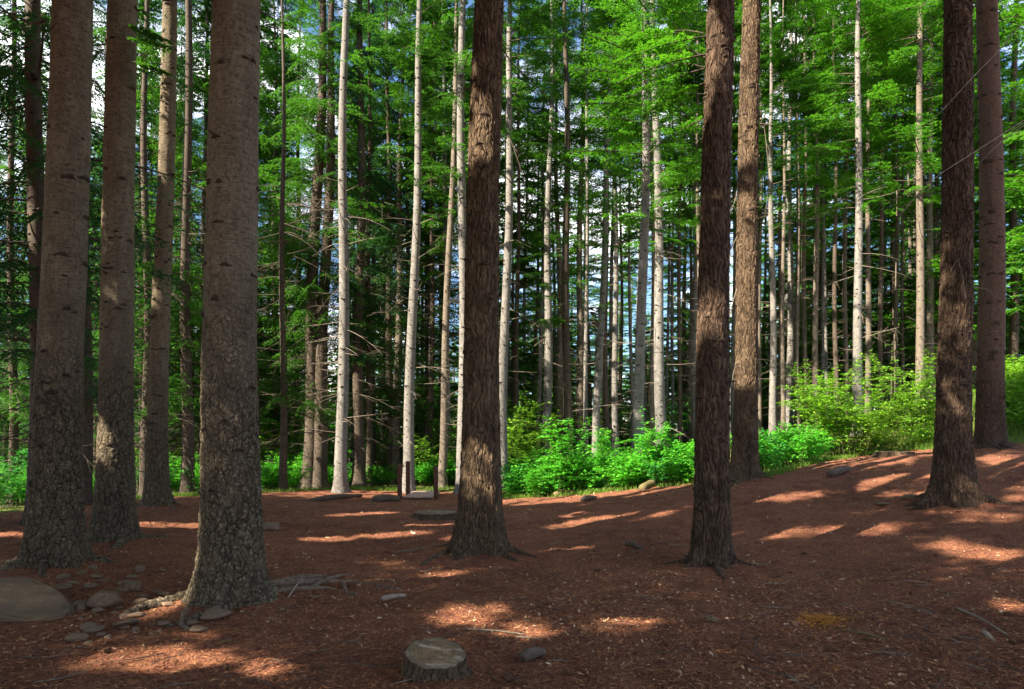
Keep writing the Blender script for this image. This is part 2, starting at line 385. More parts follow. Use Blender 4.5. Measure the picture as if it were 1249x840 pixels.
# ------------------------------------------------------------------ boughs and crowns
def make_bough(rg, L, droop=.18, lift=.10, dens=1.0, hang=.0, cw=.030, cl=.095, side=.42):
    """one flat fir bough along +X: stem (tube) + side twigs clothed in narrow needle cards.  returns (stem verts, stem quads, card quads as (n,4,3))"""
    ts = np.linspace(0, 1, 8)
    def stem(t): return np.stack([L * t * .97, .05 * L * np.sin(t * 3 + 1) * 0 + 0 * t, L * (lift * t - droop * t * t)], -1)
    mb = MB(); tube(mb, stem(ts), np.linspace(.016, .003, 8) * (L / 2.0) ** .5 + .002, 4, cap=False)
    cards = []
    nt = int(L / .085 * dens)
    for k in range(nt):
        t = .12 + .88 * (k + rg.uniform(-.3, .3)) / nt
        if rg.uniform() < .08: continue
        t = min(max(t, .08), 1)
        for sd in (-1, 1):
            ln = L * side * ((1 - t) ** .75) * rg.uniform(.55, 1.1) * (1 if t > .3 else .3 + t * 2.3) + .07
            a = R(rg.uniform(42, 66)) * sd
            d = np.array([cos(a), sin(a), -rg.uniform(.02, .25) - hang]); d /= np.linalg.norm(d)
            p0 = stem(t)
            nc = max(2, int(ln / .055))
            u = (np.arange(nc) + rg.uniform(0, 1, nc)) / nc
            for s2 in (-1, 1):
                b = np.cross(d, [0, 0, 1.]); b /= np.linalg.norm(b) + 1e-9
                pp = p0 + d * (u * ln)[:, None] + np.array([0, 0, -1.]) * ((u ** 2) * ln * (.12 + hang * .6))[:, None]
                ang = rg.uniform(.45, .9, nc)[:, None]
                dd = d * np.cos(ang) + b * s2 * np.sin(ang) + rg.normal(size=(nc, 3)) * .22
                dd /= np.linalg.norm(dd, axis=1)[:, None]
                w = np.cross(dd, rg.normal(size=(nc, 3)) * .55 + np.array([0, 0, 1.])); w /= np.linalg.norm(w, axis=1)[:, None] + 1e-9
                l = cl * rg.uniform(.6, 1.25, nc)[:, None] * (1.1 - .35 * u[:, None]); ww = cw * rg.uniform(.6, 1.2, nc)[:, None]
                c = np.stack([pp, pp + dd * l * .45 + w * ww * .5, pp + dd * l, pp + dd * l * .45 - w * ww * .5], 1)
                cards.append(c)
    return mb.v[0], mb.q[0], np.concatenate(cards)
def bough_set(seed, n, **kw):
    rg = np.random.default_rng(seed)
    return [make_bough(rg, rg.uniform(1.7, 2.3), **kw) for _ in range(n)]
B_FIR = bough_set(21, 7)
B_HANG = bough_set(22, 6, droop=.38, lift=.12, hang=.45)
B_COARSE = bough_set(23, 5, dens=.62, cw=.07, cl=.19)
B_FAR = bough_set(24, 6, dens=.55, cw=.055, cl=.15)

# floor spots where crown leaves are cut away to let the sun in (photo pixels on the ground: cx, cy, rx, ry, tilt)
PATCH = [(205, 803, 130, 15, -2), (320, 815, 40, 18, 0), (208, 738, 52, 12, -12), (577, 751, 50, 13, 0), (640, 772, 30, 8, 0), (765, 630, 95, 5.5, -8), (700, 640, 50, 4, -4),
         (940, 606, 75, 7, -4), (995, 648, 110, 6, -3), (1200, 672, 75, 9, 8), (1235, 738, 32, 9, 8), (1065, 562, 75, 10, -4), (470, 652, 65, 4.5, -4), (560, 655, 40, 4, -5),
         (440, 626, 50, 3, -2), (400, 657, 40, 3.5, 0), (640, 612, 45, 4, -5), (430, 604, 110, 4.5, 0), (215, 640, 60, 4, 0), (30, 652, 60, 4, 0), (1230, 560, 40, 8, 0), (765, 758, 40, 5, 0), (520, 640, 35, 3, -3), (1120, 600, 40, 4, -5),(680, 668, 40, 3.5, -4), (270, 655, 40, 3, 0), (540, 700, 26, 5, 0)]
# pockets above the ground also kept sunny by cutting leaves away (px, py, Y, radius m)
POCK = [(*W(740, 555, 16.3), 2.5), (*W(665, 570, 16.6), 1.7), (*W(825, 560, 16.6), 2.4), (*W(800, 520, 16.5), 1.4), (*W(690, 520, 16.5), 1.3), (*W(1045, 500, 19.5), 2.7), (*W(965, 550, 17), 1.9), (*W(1120, 500, 20), 1.8),
        (*W(505, 330, 20.5), 2.4), (*W(505, 480, 20.5), 1.5), (*W(562, 350, 20.5), 1.5), (*W(420, 320, 20), 1.4), (*W(420, 200, 20), 1.4), (*W(720, 300, 25), 5), (*W(720, 150, 25), 5), (*W(800, 300, 24), 4), (*W(1040, 170, 23), 6.5), (*W(950, 350, 30), 6), (*W(505, 100, 20.5), 2.2),
        (*W(345, 580, 22.5), 1.3), (*W(228, 585, 22), 1.0), (*W(30, 588, 18), 1.0), (*W(-5, 590, 16.5), .9), (*W(460, 585, 24), 1.1), (*W(535, 580, 24), 1.4), (*W(330, 520, 27), 1.2), (*W(480, 520, 28), 1.6), (*W(560, 500, 28), 1.6), (*W(170, 520, 24), 1.0),
        (*W(790, 80, 8.3), .75), (*W(840, 60, 8.1), .45), (*W(340, 150, 20.5), 1.8), (*W(170, 70, 8.6), .25), (*W(640, 450, 26), 2.5),
        (*W(590, 100, 9), .12), (*W(590, 130, 9), .10), (*W(246, 480, 5.9), .10), (*W(244, 530, 5.9), .12), (*W(242, 580, 5.9), .13), (*W(240, 630, 5.9), .13), (*W(238, 680, 5.9), .13), (*W(232, 715, 5.9), .16), (*W(198, 368, 13.3), .25), (*W(132, 60, 8.9), .15), (*W(906, 300, 13.6), .7), (*W(906, 150, 13.6), .7), (*W(905, 450, 13.6), .4)]
for (a_, b_, yy_) in [(416, 421, 19.8), (500, 511, 20.6), (541, 555, 23), (564, 564, 20.2), (614, 622, 22), (666, 672, 25), (706, 710, 27), (728, 744, 26), (751, 750, 27), (781, 787, 21), (807, 799, 21), (849, 845, 27), (943, 940, 27), (963, 964, 27), (996, 995, 27), (1047, 1047, 22.5), (1059, 1059, 27), (1122, 1122, 23), (1134, 1135, 25)]:
    for py_ in range(60, 560, 45):
        if perlin(np.array([[a_ * .37, py_ * .021, 1.7]]))[0] < -.12: continue          # leave some shadow bands on the stems
        POCK.append((*W(b_ + (a_ - b_) * (py_ - 100) / 430, py_, yy_), .75))
POCK = np.array(POCK)
def sunny(c, rlim=99):
    """c: (n,3) points; True where a leaf there would shade a spot the photo shows in sun"""
    c = np.asarray(c, float)
    x, y, z = c[:, 0], c[:, 1], c[:, 2]
    g = np.zeros(len(c))
    for _ in range(3):
        t = (z - g) / TOSUN[2]
        gxp = x - TOSUN[0] * t; gyp = y - TOSUN[1] * t
        g = gz(gxp, gyp)
    px, py = project(np.stack([gxp, gyp, g], -1))
    ok = gyp > 2.5
    wob = perlin(np.stack([gxp * 1.3, gyp * 1.3, gxp * 0], -1)) * .9 + perlin(np.stack([gxp * 4, gyp * 4, gxp * 0 + 5], -1)) * .8 + perlin(np.stack([gxp * 9, gyp * 9, gxp * 0 + 8], -1)) * .9
    out = np.zeros(len(c), bool)
    soft = np.random.default_rng(len(c) + 1).uniform(size=len(c)) < .62
    keep = np.random.default_rng(len(c)).uniform(size=len(c)) < .004
    for (cx, cy, rx, ry, tl) in PATCH:
        a = R(tl); dx = px - cx; dy = py - cy
        u = (dx * cos(a) + dy * sin(a)) / rx; v = (-dx * sin(a) + dy * cos(a)) / ry
        e_ = u * u + v * v - wob
        out |= ok & ((e_ < .75) | ((e_ < 1.7) & soft))
    E1 = np.cross(TOSUN, [0, 0, 1.]); E1 /= np.linalg.norm(E1); E2 = np.cross(E1, TOSUN)     # work in the plane across the rays
    cu = c @ E1; cv = c @ E2; ct = c @ TOSUN
    pu = POCK[:, :3] @ E1; pv = POCK[:, :3] @ E2; pt = POCK[:, :3] @ TOSUN
    for k_ in range(len(POCK)):
        r = POCK[k_, 3]
        if r > rlim: continue
        if rlim < 99: r = min(r * .6, 1.2)
        out |= (ct > pt[k_]) & ((cu - pu[k_]) ** 2 + (cv - pv[k_]) ** 2 < r * r)
    return out & ~keep
def in_view(c, mx=25):
    px, py = project(c)
    return (c[:, 1] > .3) & (px > -mx) & (px < 1249 + mx) & (py > -mx) & (py < 840 + mx)

def crown(rg, boughs, z0, z1, rmax, n, shape='cone', zdense=None, dead=0, dz=(1.5, 8), dlen=(.4, 1.4), trunk_r=.15, lean=(0, 0), tree_loc=None, filt=False, rlim=99, keep_out=False, shape_pow=.8, ang=None, pitch=(-12, 22)):
    mb = MB(); stems_v = []; cards = []
    for k in range(n):
        u = rg.uniform() ** (1.0)
        z = z0 + (z1 - z0) * u
        if zdense is not None and z < zdense and rg.uniform() > .3 + .45 * (z - z0) / max(.1, zdense - z0): continue
        rad = rmax * max(.12, (1 - u)) ** shape_pow * (min(1, .55 + 2.5 * u)) * rg.uniform(.65, 1.15)
        sv, sq, cd = boughs[rg.integers(len(boughs))]
        sc = rad / 1.95
        a = rg.uniform(0, 2 * pi) if ang is None else R(rg.uniform(*ang))
        Rm = rot_z(a) @ rot_y(-R(rg.uniform(*pitch)) * (.4 + u)) @ rot_x(R(rg.uniform(-18, 18)))
        c0 = np.array([lean[0] * z, lean[1] * z, z])
        stems_v.append(((sv * sc) @ Rm.T + c0, sq))
        cs = .55 + .45 * sc
        cc = cd.mean(1, keepdims=True)
        cards.append((((cd - cc) * cs + cc * sc)) @ Rm.T + c0)
    C = np.concatenate(cards) if cards else np.zeros((0, 4, 3))
    if tree_loc is not None and (filt or keep_out):
        ctr = C.mean(1) + np.asarray(tree_loc)
        bad = np.zeros(len(C), bool)
        if filt: bad |= sunny(ctr, rlim)
        if keep_out: bad |= in_view(ctr)
        st = np.cumsum([0] + [len(q_) for q_ in cards])
        stems_v = [sv_ for i_, sv_ in enumerate(stems_v) if bad[st[i_]:st[i_ + 1]].mean() < .25]
        C = C[~bad]
    for sv_, sq_ in stems_v: mb.add(sv_, sq_, m=0)
    mb.add(C.reshape(-1, 3), np.arange(len(C) * 4).reshape(-1, 4), m=1, smooth=False)
    # dead lower branches
    for k in range(dead):
        z = rg.uniform(*dz); a = rg.uniform(0, 2 * pi); ln = rg.uniform(*dlen)
        t = np.linspace(0, 1, 5); up = rg.uniform(-.35, .25); bend = rg.uniform(-.35, .2)
        rr = trunk_r * .7 + ln * t
        wv = rg.uniform(-.12, .12)
        pts = np.stack([rr, wv * ln * t * t, z + ln * (up * t + bend * t * t)], -1) @ rot_z(a).T
        pts[:, 0] += lean[0] * z; pts[:, 1] += lean[1] * z
        r0 = .006 + .004 * ln
        tube(mb, pts, np.linspace(r0, .002, 5), 4, m=2, cap=False)
        for s in range(int(ln * 4)):
            tt = rg.uniform(.3, .95); p0 = np.array([np.interp(tt, t, pts[:, i]) for i in range(3)])
            d = (pts[-1] - pts[0]); d /= np.linalg.norm(d); d = d + rg.normal(size=3) * .6; d /= np.linalg.norm(d); l2 = ln * rg.uniform(.15, .4)
            tube(mb, [p0, p0 + d * l2 * .5 + [0, 0, -.01], p0 + d * l2 + [0, 0, -.05 * l2]], [.0035, .003, .0015], 3, m=2, cap=False)
    return mb

HEMI = None
def hemi():
    global HEMI
    if HEMI is None:
        n = 8; v = []; q = []; t = []
        for r, h in ((1.0, -.15), (.85, .5), (.45, .9)):
            for k in range(n): v.append((h, r * cos(k * 2 * pi / n), r * sin(k * 2 * pi / n)))
        v.append((1.0, 0, 0))
        for i in range(2):
            for k in range(n): q.append((i * n + k, i * n + (k + 1) % n, (i + 1) * n + (k + 1) % n, (i + 1) * n + k))
        for k in range(n): t.append((2 * n + k, 2 * n + (k + 1) % n, 3 * n))
        HEMI = (np.array(v), np.array(q), np.array(t))
    return HEMI

def trunk_mesh(rg, r0, Ht, lean=(0, 0), flare=.35, flare_h=.5, toe=.35, toe_h=.15, lobes=5, lobe_amp=.12, nseg=24, zs=None, knots=(0.4, 4), knot_size=.02, zk=(.6, 12), wob=.02, stub=.12, kshape=(.9, 2.1, .45, .85), smear=False, mats=None, knot_band=1.0, furrow=0.0, drop=.5, pw=.8):
    mb = MB()
    if zs is None: zs = np.r_[-drop, -.15, 0, .1, .25, .5, .9, 1.5, np.arange(2.5, Ht, 1.5), Ht]
    th = np.arange(nseg) * 2 * pi / nseg
    ph = rg.uniform(0, 2 * pi, 6); wph = rg.uniform(0, 6, 4)
    lob = np.zeros(nseg)
    lob += np.cos(lobes * th + ph[0]) * .6 + np.cos((lobes - 2) * th + ph[1]) * .5 + np.cos((lobes + 3) * th + ph[2]) * .25
    off = rg.uniform(0, 50)
    def center(z):
        z = np.asarray(z, float)
        return np.stack([lean[0] * z + wob * np.sin(z * .55 + wph[0]) * np.minimum(1, np.maximum(z, 0) / 2), lean[1] * z + wob * np.sin(z * .48 + wph[1]) * np.minimum(1, np.maximum(z, 0) / 2), z], -1)
    def rad(z, thv, lobv):
        zc = np.maximum(z, 0)
        r = r0 * (np.maximum(0.004, 1 - zc / Ht)) ** pw
        f = flare * np.exp(-zc / flare_h) + toe * np.exp(-zc / toe_h)
        r = r * (1 + f * (1 + lobe_amp * 3.0 * lobv * np.exp(-zc / (flare_h * 1.2))) + lobe_amp * .25 * lobv * np.exp(-zc / 2.0))
        return r
    Z, T = np.meshgrid(zs, th, indexing='ij'); L_ = np.broadcast_to(lob, Z.shape)
    rr = rad(Z, T, L_)
    p = np.stack([np.cos(T) * 2.2, np.sin(T) * 2.2, Z * 1.3 + off], -1)
    rr = rr * (1 + .05 * fbm(p * np.array([.7, .7, .8]), 3) + (furrow * fbm(np.stack([np.cos(T) * 5, np.sin(T) * 5, Z * .5 + off], -1), 2) if furrow else 0))
    c = center(zs)
    v = c[:, None] + np.stack([np.cos(T) * rr, np.sin(T) * rr, np.zeros_like(rr)], -1)
    k = len(zs)
    i, j = np.meshgrid(np.arange(k - 1), np.arange(nseg), indexing='ij'); i = i.ravel(); j = j.ravel(); j2 = (j + 1) % nseg
    q = np.c_[i * nseg + j, i * nseg + j2, (i + 1) * nseg + j2, (i + 1) * nseg + j]
    mb.add(v, q, m=0)
    # branch scars: dark lens-shaped bumps in loose whorls, some with a stub left
    hv, hq, ht = hemi()
    z = zk[0]
    while z < min(zk[1], Ht * .8):
        z += knots[0] * rg.uniform(.6, 1.4)
        for _ in range(max(1, int(rg.poisson(knots[1])))):
            a = rg.uniform(0, 2 * pi); zz = z + rg.normal() * .035 * knot_band
            ii = int(a / (2 * pi) * nseg) % nseg
            r = float(rad(np.array(zz), a, lob[ii])) * (1 + .01)
            s = knot_size * rg.uniform(.5, 1.5)
            vv = hv * np.array([s * rg.uniform(.25, .6), s * rg.uniform(kshape[0], kshape[1]), s * rg.uniform(kshape[2], kshape[3])])
            vv = vv @ rot_z(a).T + center(zz) + np.array([cos(a), sin(a), 0]) * (r - s * .12)
            mb.add(vv, hq, ht, m=1)
            if smear:
                n_ = 14; tt = np.arange(n_) * 2 * pi / n_; jag = rg.uniform(.6, 1.25, n_)
                wa = s * rg.uniform(1.2, 2.6); hb = s * rg.uniform(.4, 1.0)
                aa = a + wa * np.cos(tt) * jag / max(r, .05); zz2 = zz + hb * np.sin(tt) * jag - s * .6 * np.cos(tt) ** 2
                def surf(av, zv, o):
                    return np.stack([np.array([*(center(zq)[:2] + np.array([cos(q), sin(q)]) * (float(rad(np.array(zq), q, lob[int(q / (2 * pi) * nseg) % nseg])) * 1.012 + o)), zq]) for q, zq in zip(av, zv)])
                rim = surf(aa, zz2, -.004); mid_ = surf(a + (aa - a) * .45, zz + (zz2 - zz) * .45, .008); cc = surf([a], [zz], .012)
                k_ = np.arange(n_); k2 = (k_ + 1) % n_
                mb.add(np.r_[rim, mid_, cc], np.c_[k_, k2, n_ + k2, n_ + k_], np.c_[n_ + k_, n_ + k2, np.full(n_, 2 * n_)], m=1)
            if rg.uniform() < stub:
                ln = rg.uniform(.03, .14); d = np.array([cos(a), sin(a), rg.uniform(-.3, .4)])
                p0 = center(zz) + np.array([cos(a), sin(a), 0]) * r * .95
                tube(mb, [p0, p0 + d * ln * .5, p0 + d * ln], [s * .35, s * .28, s * .18], 5, m=1)
    return mb, center, rad

# ------------------------------------------------------------------ the nine big foreground trees
# base px, base py, top px (row 0), width px at row 300, distance, bark, label, extras
NEAR = [
 dict(b=(68, 690), t=85, w=57, Y=7.3, bark='fir', fl=(.30, .7, .35, .16), lab='thick grey-brown fir trunk behind the boulder, nearest the left edge', ks=.030, kn=(.42, 2.2)),
 dict(b=(138, 660), t=150, w=42, Y=8.9, bark='fir', fl=(.28, .6, .3, .15), lab='grey-brown fir trunk with a long dark seam, just right of the boulder tree', ks=.026, kn=(.40, 2.4)),
 dict(b=(190, 618), t=207, w=23, Y=13.3, bark='fir', fl=(.35, .6, .4, .18), lab='slim fir trunk farther back beside two thick trunks on the left', ks=.03, kn=(.36, 3.2)),
 dict(b=(285, 735), t=286, w=65, Y=6.0, bark='fir', fl=(.26, .75, .42, .16), lab='thickest scaly-barked fir with roots spreading over the ground', ks=.024, kn=(.34, 2.8)),
 dict(b=(585, 676), t=596, w=41, Y=9.0, bark='fibrous', fl=(.45, .75, .35, .2), lab='brown furrowed fir trunk with wide flared foot at centre of clearing', ks=.030, kn=(.40, 2.0)),
 dict(b=(867, 691), t=878, w=38, Y=8.0, bark='fibrous_red', fl=(.25, .8, .25, .14), lab='dark red-brown furrowed fir trunk with pale leaf scraps round its foot', ks=.030, kn=(.32, 3.2)),
 dict(b=(907, 585), t=917, w=27, Y=13.6, bark='fibrous', fl=(.25, .6, .2, .15), lab='warm brown sunlit fir trunk at the clearing edge beside green plants', ks=.03, kn=(.40, 2.0)),
 dict(b=(1162, 614), t=1168, w=41, Y=10.0, bark='fibrous_red', fl=(.45, .5, .40, .2), lab='very dark furrowed fir trunk standing on the slope in front of the mound', ks=.034, kn=(.34, 3.0)),
 dict(b=(1208, 547), t=1206, w=33, Y=14.0, bark='fir_dark', fl=(.15, .5, .2, .15), lab='dark knotty fir trunk at the right clearing edge by the grassy mound', ks=.042, kn=(.40, 4.0)),
]
near_trees = []
for k, d in enumerate(NEAR):
    rg = np.random.default_rng(100 + k)
    Y = d['Y']; base = at(d['b'][0], Y)
    Ht = rg.uniform(25, 29)
    ztop = CH + HZ / F * Y - base[2]
    lean = ((W(d['t'], 0, Y)[0] - base[0]) / ztop, 0.0)
    zmid = CH + (HZ - 300) / F * Y - base[2]
    d['w'] = d['w'] / sqrt(1 + ((d['b'][0] - 624.5) / F) ** 2); d['kn'] = (d['kn'][0] * .85, d['kn'][1] * 1.3)
    r0 = d['w'] / F * Y / 2 / (1 - zmid / Ht) ** .8
    zmax = ztop + 1.2
    st = .013 if Y < 11 else .025
    zs = np.r_[-.5, -.25, np.arange(-.1, zmax, st), np.arange(zmax + .5, Ht, 1.0), Ht]
    nseg = 190 if Y < 11 else 110
    mb, cen, rad = trunk_mesh(rg, r0, Ht, lean, *d['fl'], lobes=5, lobe_amp=.16, nseg=nseg, zs=zs, knots=d['kn'], knot_size=d['ks'] * .85, kshape=(.7, 1.5, .5, 1.0), smear=True, zk=(.5, zmax + 1), wob=.03, stub=.22, furrow=.03 if 'fib' in d['bark'] else .0)
    root = empty('fir_tree', base, d['lab'], 'tree', 'big foreground fir trunks')
    link('trunk', mb.mesh('trunk', [M[d['bark']], M['scar']]), root)
    zc = max(9.0, ztop + .8)
    cb = crown(rg, B_COARSE, zc, Ht, 3.6, 130, trunk_r=r0, lean=lean, tree_loc=base, filt=True, keep_out=True, shape_pow=.6)
    d.update(root=root, base=base, r0=r0, cen=cen, rad=rad, lean=lean, crown=cb, Ht=Ht)

# bare and leafy low branches that the photo shows on the big trees (photo pixel polylines at given depth offsets)
def branch_px(mb, pts, Y0, Y1, r0, m=2, side=0, rg=rng, leafy=None, leafn=0, leafsc=.3):
    n = len(pts); Ys = np.linspace(Y0, Y1, n)
    P = np.array([W(x, y, yy) for (x, y), yy in zip(pts, Ys)])
    t = np.linspace(0, 1, n); tt = np.linspace(0, 1, 16)
    Q = np.stack([np.interp(tt, t, P[:, i]) for i in range(3)], -1)
    for _ in range(2): Q[1:-1] = (Q[:-2] + 2 * Q[1:-1] + Q[2:]) / 4
    return Q
for (k, pts, Y0, Y1, r0, m) in [
    (4, [(614, 60), (622, 75), (645, 96), (668, 118), (690, 150)], 9.0, 8.7, .010, 2),
    (4, [(612, 150), (625, 175), (640, 220), (648, 262)], 9.0, 8.8, .008, 2),
    (4, [(578, 120), (560, 112), (535, 118), (520, 130)], 9.0, 9.2, .007, 2),
    (4, [(612, 210), (632, 232), (655, 280)], 9.0, 9.1, .006, 2),
    (5, [(860, 70), (842, 60), (815, 64), (790, 76)], 8.0, 8.3, .009, 2),
    (5, [(860, 82), (835, 76), (800, 84), (765, 108), (745, 125)], 8.0, 8.4, .008, 2),
    (5, [(858, 40), (835, 36), (805, 40), (775, 60)], 8.0, 8.5, .008, 2),
    (6, [(906, 330), (890, 380), (884, 440), (890, 500)], 13.6, 13.4, .010, 3),
    (6, [(908, 270), (893, 300), (882, 350), (880, 400)], 13.6, 13.5, .008, 3),
    (6, [(906, 420), (895, 450), (888, 500), (882, 540)], 13.6, 13.4, .009, 3),
    (6, [(920, 120), (932, 150), (938, 210), (934, 260)], 13.6, 13.4, .008, 3),
    (6, [(905, 200), (898, 240), (890, 262)], 13.6, 13.4, .007, 3),
    (7, [(1160, 330), (1168, 315), (1174, 335), (1178, 365)], 9.8, 9.7, .006, 3),
    (7, [(1185, 350), (1205, 352), (1222, 372)], 10, 10.3, .006, 3),
    (0, [(55, 25), (40, 30), (15, 18), (-10, 8)], 7.3, 7.5, .014, 2),
    (0, [(52, 50), (70, 25), (76, 44)], 7.15, 7.0, .008, 2),
    (1, [(120, 292), (105, 290)], 8.9, 8.8, .02, 2),
    (3, [(316, 12), (340, 26), (372, 40)], 6, 6.2, .006, 2),
]:
    d = NEAR[k]
    Q = branch_px(None, pts, Y0, Y1, r0)
    tube(d['crown'], Q - d['base'], np.linspace(r0, r0 * .25, 16), 5, m=m, cap=False)
    L = np.linalg.norm(Q[-1] - Q[0]); rg = np.random.default_rng(int(pts[0][0] * 7 + pts[0][1]))
    for s in range(int(L * 9)):
        i = rg.integers(4, 15); dr = Q[i] - Q[i - 1]; dr = dr / np.linalg.norm(dr) + rg.normal(size=3) * .6; dr /= np.linalg.norm(dr); l2 = rg.uniform(.08, .3)
        tube(d['crown'], [Q[i] - d['base'], Q[i] + dr * l2 * .5 - d['base'], Q[i] + dr * l2 - [0, 0, .03] - d['base']], [r0 * .4, r0 * .3, .0012], 3, m=m, cap=False)
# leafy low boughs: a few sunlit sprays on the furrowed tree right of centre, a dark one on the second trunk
def spray(d, px, py, Y, ang, sc, seed, boughs=B_FIR, tilt=12):
    rg = np.random.default_rng(seed)
    sv, sq, cd = boughs[rg.integers(len(boughs))]
    Rm = rot_z(R(ang)) @ rot_y(R(tilt)) @ rot_x(R(rg.uniform(-12, 12)))
    p0 = W(px, py, Y) - d['base']
    d['crown'].add((sv * sc) @ Rm.T + p0, sq, m=0)
    cs = .75; cc = cd.mean(1, keepdims=True)
    C = ((cd - cc) * cs + cc * sc) @ Rm.T + p0
    d['crown'].add(C.reshape(-1, 3), np.arange(len(C) * 4).reshape(-1, 4), m=1, smooth=False)
for i, (px, py, Y, a, sc) in enumerate([(860, 66, 8.0, 172, .62), (858, 84, 8.0, 165, .66), (860, 44, 8.1, 178, .55), (862, 100, 8.0, 150, .45), (830, 40, 8.3, 190, .4)]):
    spray(NEAR[5], px, py, Y, a, sc, 300 + i)
for i, (px, py, Y, a, sc) in enumerate([(150, 30, 8.6, 10, .32), (155, 48, 8.6, -15, .36), (215, 55, 12.8, 180, .5), (160, 75, 8.6, 5, .25)]):
    spray(NEAR[1], px, py, Y, a, sc, 320 + i)
for k, d in enumerate(NEAR):
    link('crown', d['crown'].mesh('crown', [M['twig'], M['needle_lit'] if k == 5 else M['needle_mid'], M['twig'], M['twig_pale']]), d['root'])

# roots over the ground at the thickest fir
def root_tube(d, pts, r0, r1, name='root', lift=.0, mat='root', n=10):
    P = []
    for (px, py) in pts:
        h = hit(px, py); P.append(h)
    P = np.array(P); t = np.linspace(0, 1, len(P)); tt = np.linspace(0, 1, 30)
    Q = np.stack([np.interp(tt, t, P[:, i]) for i in range(3)], -1)
    for _ in range(3): Q[1:-1] = (Q[:-2] + 2 * Q[1:-1] + Q[2:]) / 4
    rg = np.random.default_rng(int(pts[-1][0]))
    rr = np.linspace(r0, r1, 30)
    Q[:, 2] = gz(Q[:, 0], Q[:, 1]) + lift * np.sin(tt * pi * 2.3) * .6 + rr * .25
    Q[-1, 2] -= r1 * 1.5
    mb = MB(); tube(mb, Q - d['base'], rr, n, rough=.10, rg=rg)
    link(name, mb.mesh('root', [M[mat]]), d['root'])
n4 = NEAR[3]
root_tube(n4, [(262, 722), (236, 732), (205, 738), (178, 742), (150, 752)], .10, .025, mat='fir')
root_tube(n4, [(245, 735), (228, 748), (220, 765), (240, 772)], .050, .014)
root_tube(n4, [(310, 722), (345, 716), (385, 712), (430, 710), (468, 716), (492, 722)], .06, .010, lift=.02)
root_tube(n4, [(325, 728), (355, 722), (395, 718), (425, 722), (436, 728)], .038, .010, lift=.02)
root_tube(n4, [(330, 714), (370, 708), (410, 704), (445, 704), (480, 712)], .034, .01, lift=.05)
root_tube(n4, [(375, 720), (400, 712), (420, 703), (440, 702), (455, 708), (462, 722)], .022, .009, lift=.06)
root_tube(n4, [(300, 738), (335, 736), (365, 730), (390, 728)], .035, .01)
root_tube(n4, [(418, 712), (422, 724), (434, 729)], .022, .012, lift=.02)
n5 = NEAR[4]
root_tube(n5, [(560, 672), (545, 676), (530, 682), (512, 690)], .07, .012, mat='fibrous')
root_tube(n5, [(555, 666), (535, 668), (515, 670), (480, 674)], .045, .01)
root_tube(NEAR[7], [(1180, 612), (1196, 612), (1212, 614)], .07, .015, mat='fibrous_red')
root_tube(NEAR[7], [(1148, 616), (1130, 616), (1112, 619)], .07, .015, mat='fibrous_red')

for k_ in (0, 1, 2, 3, 4, 5, 6, 7, 8):
    d_ = NEAR[k_]; rg = np.random.default_rng(700 + k_); na = 6 if k_ != 3 else 3; a0 = rg.uniform(0, 6.28)
    for j_ in range(na):
        a_ = a0 + j_ * 2 * pi / na + rg.normal() * .25; L_ = d_['r0'] * rg.uniform(1.6, 3.4); t_ = np.linspace(0, 1, 12)
        cv_ = rg.normal() * .35
        rad_ = d_['r0'] * 1.0 + L_ * t_
        x_ = d_['base'][0] + np.cos(a_ + cv_ * t_) * rad_; y_ = d_['base'][1] + np.sin(a_ + cv_ * t_) * rad_
        r_ = d_['r0'] * rg.uniform(.22, .36) * (1 - .82 * t_)
        z_ = gnd_z(x_, y_) + r_ * .35 * (1 - t_) - .03 * t_ ** 2 - .012
        mb = MB(); tube(mb, np.stack([x_, y_, z_], -1) - d_['base'], r_, 10, rough=.07, rg=rg)
        link('root', mb.mesh('root', [M[d_['bark']]]), d_['root'])

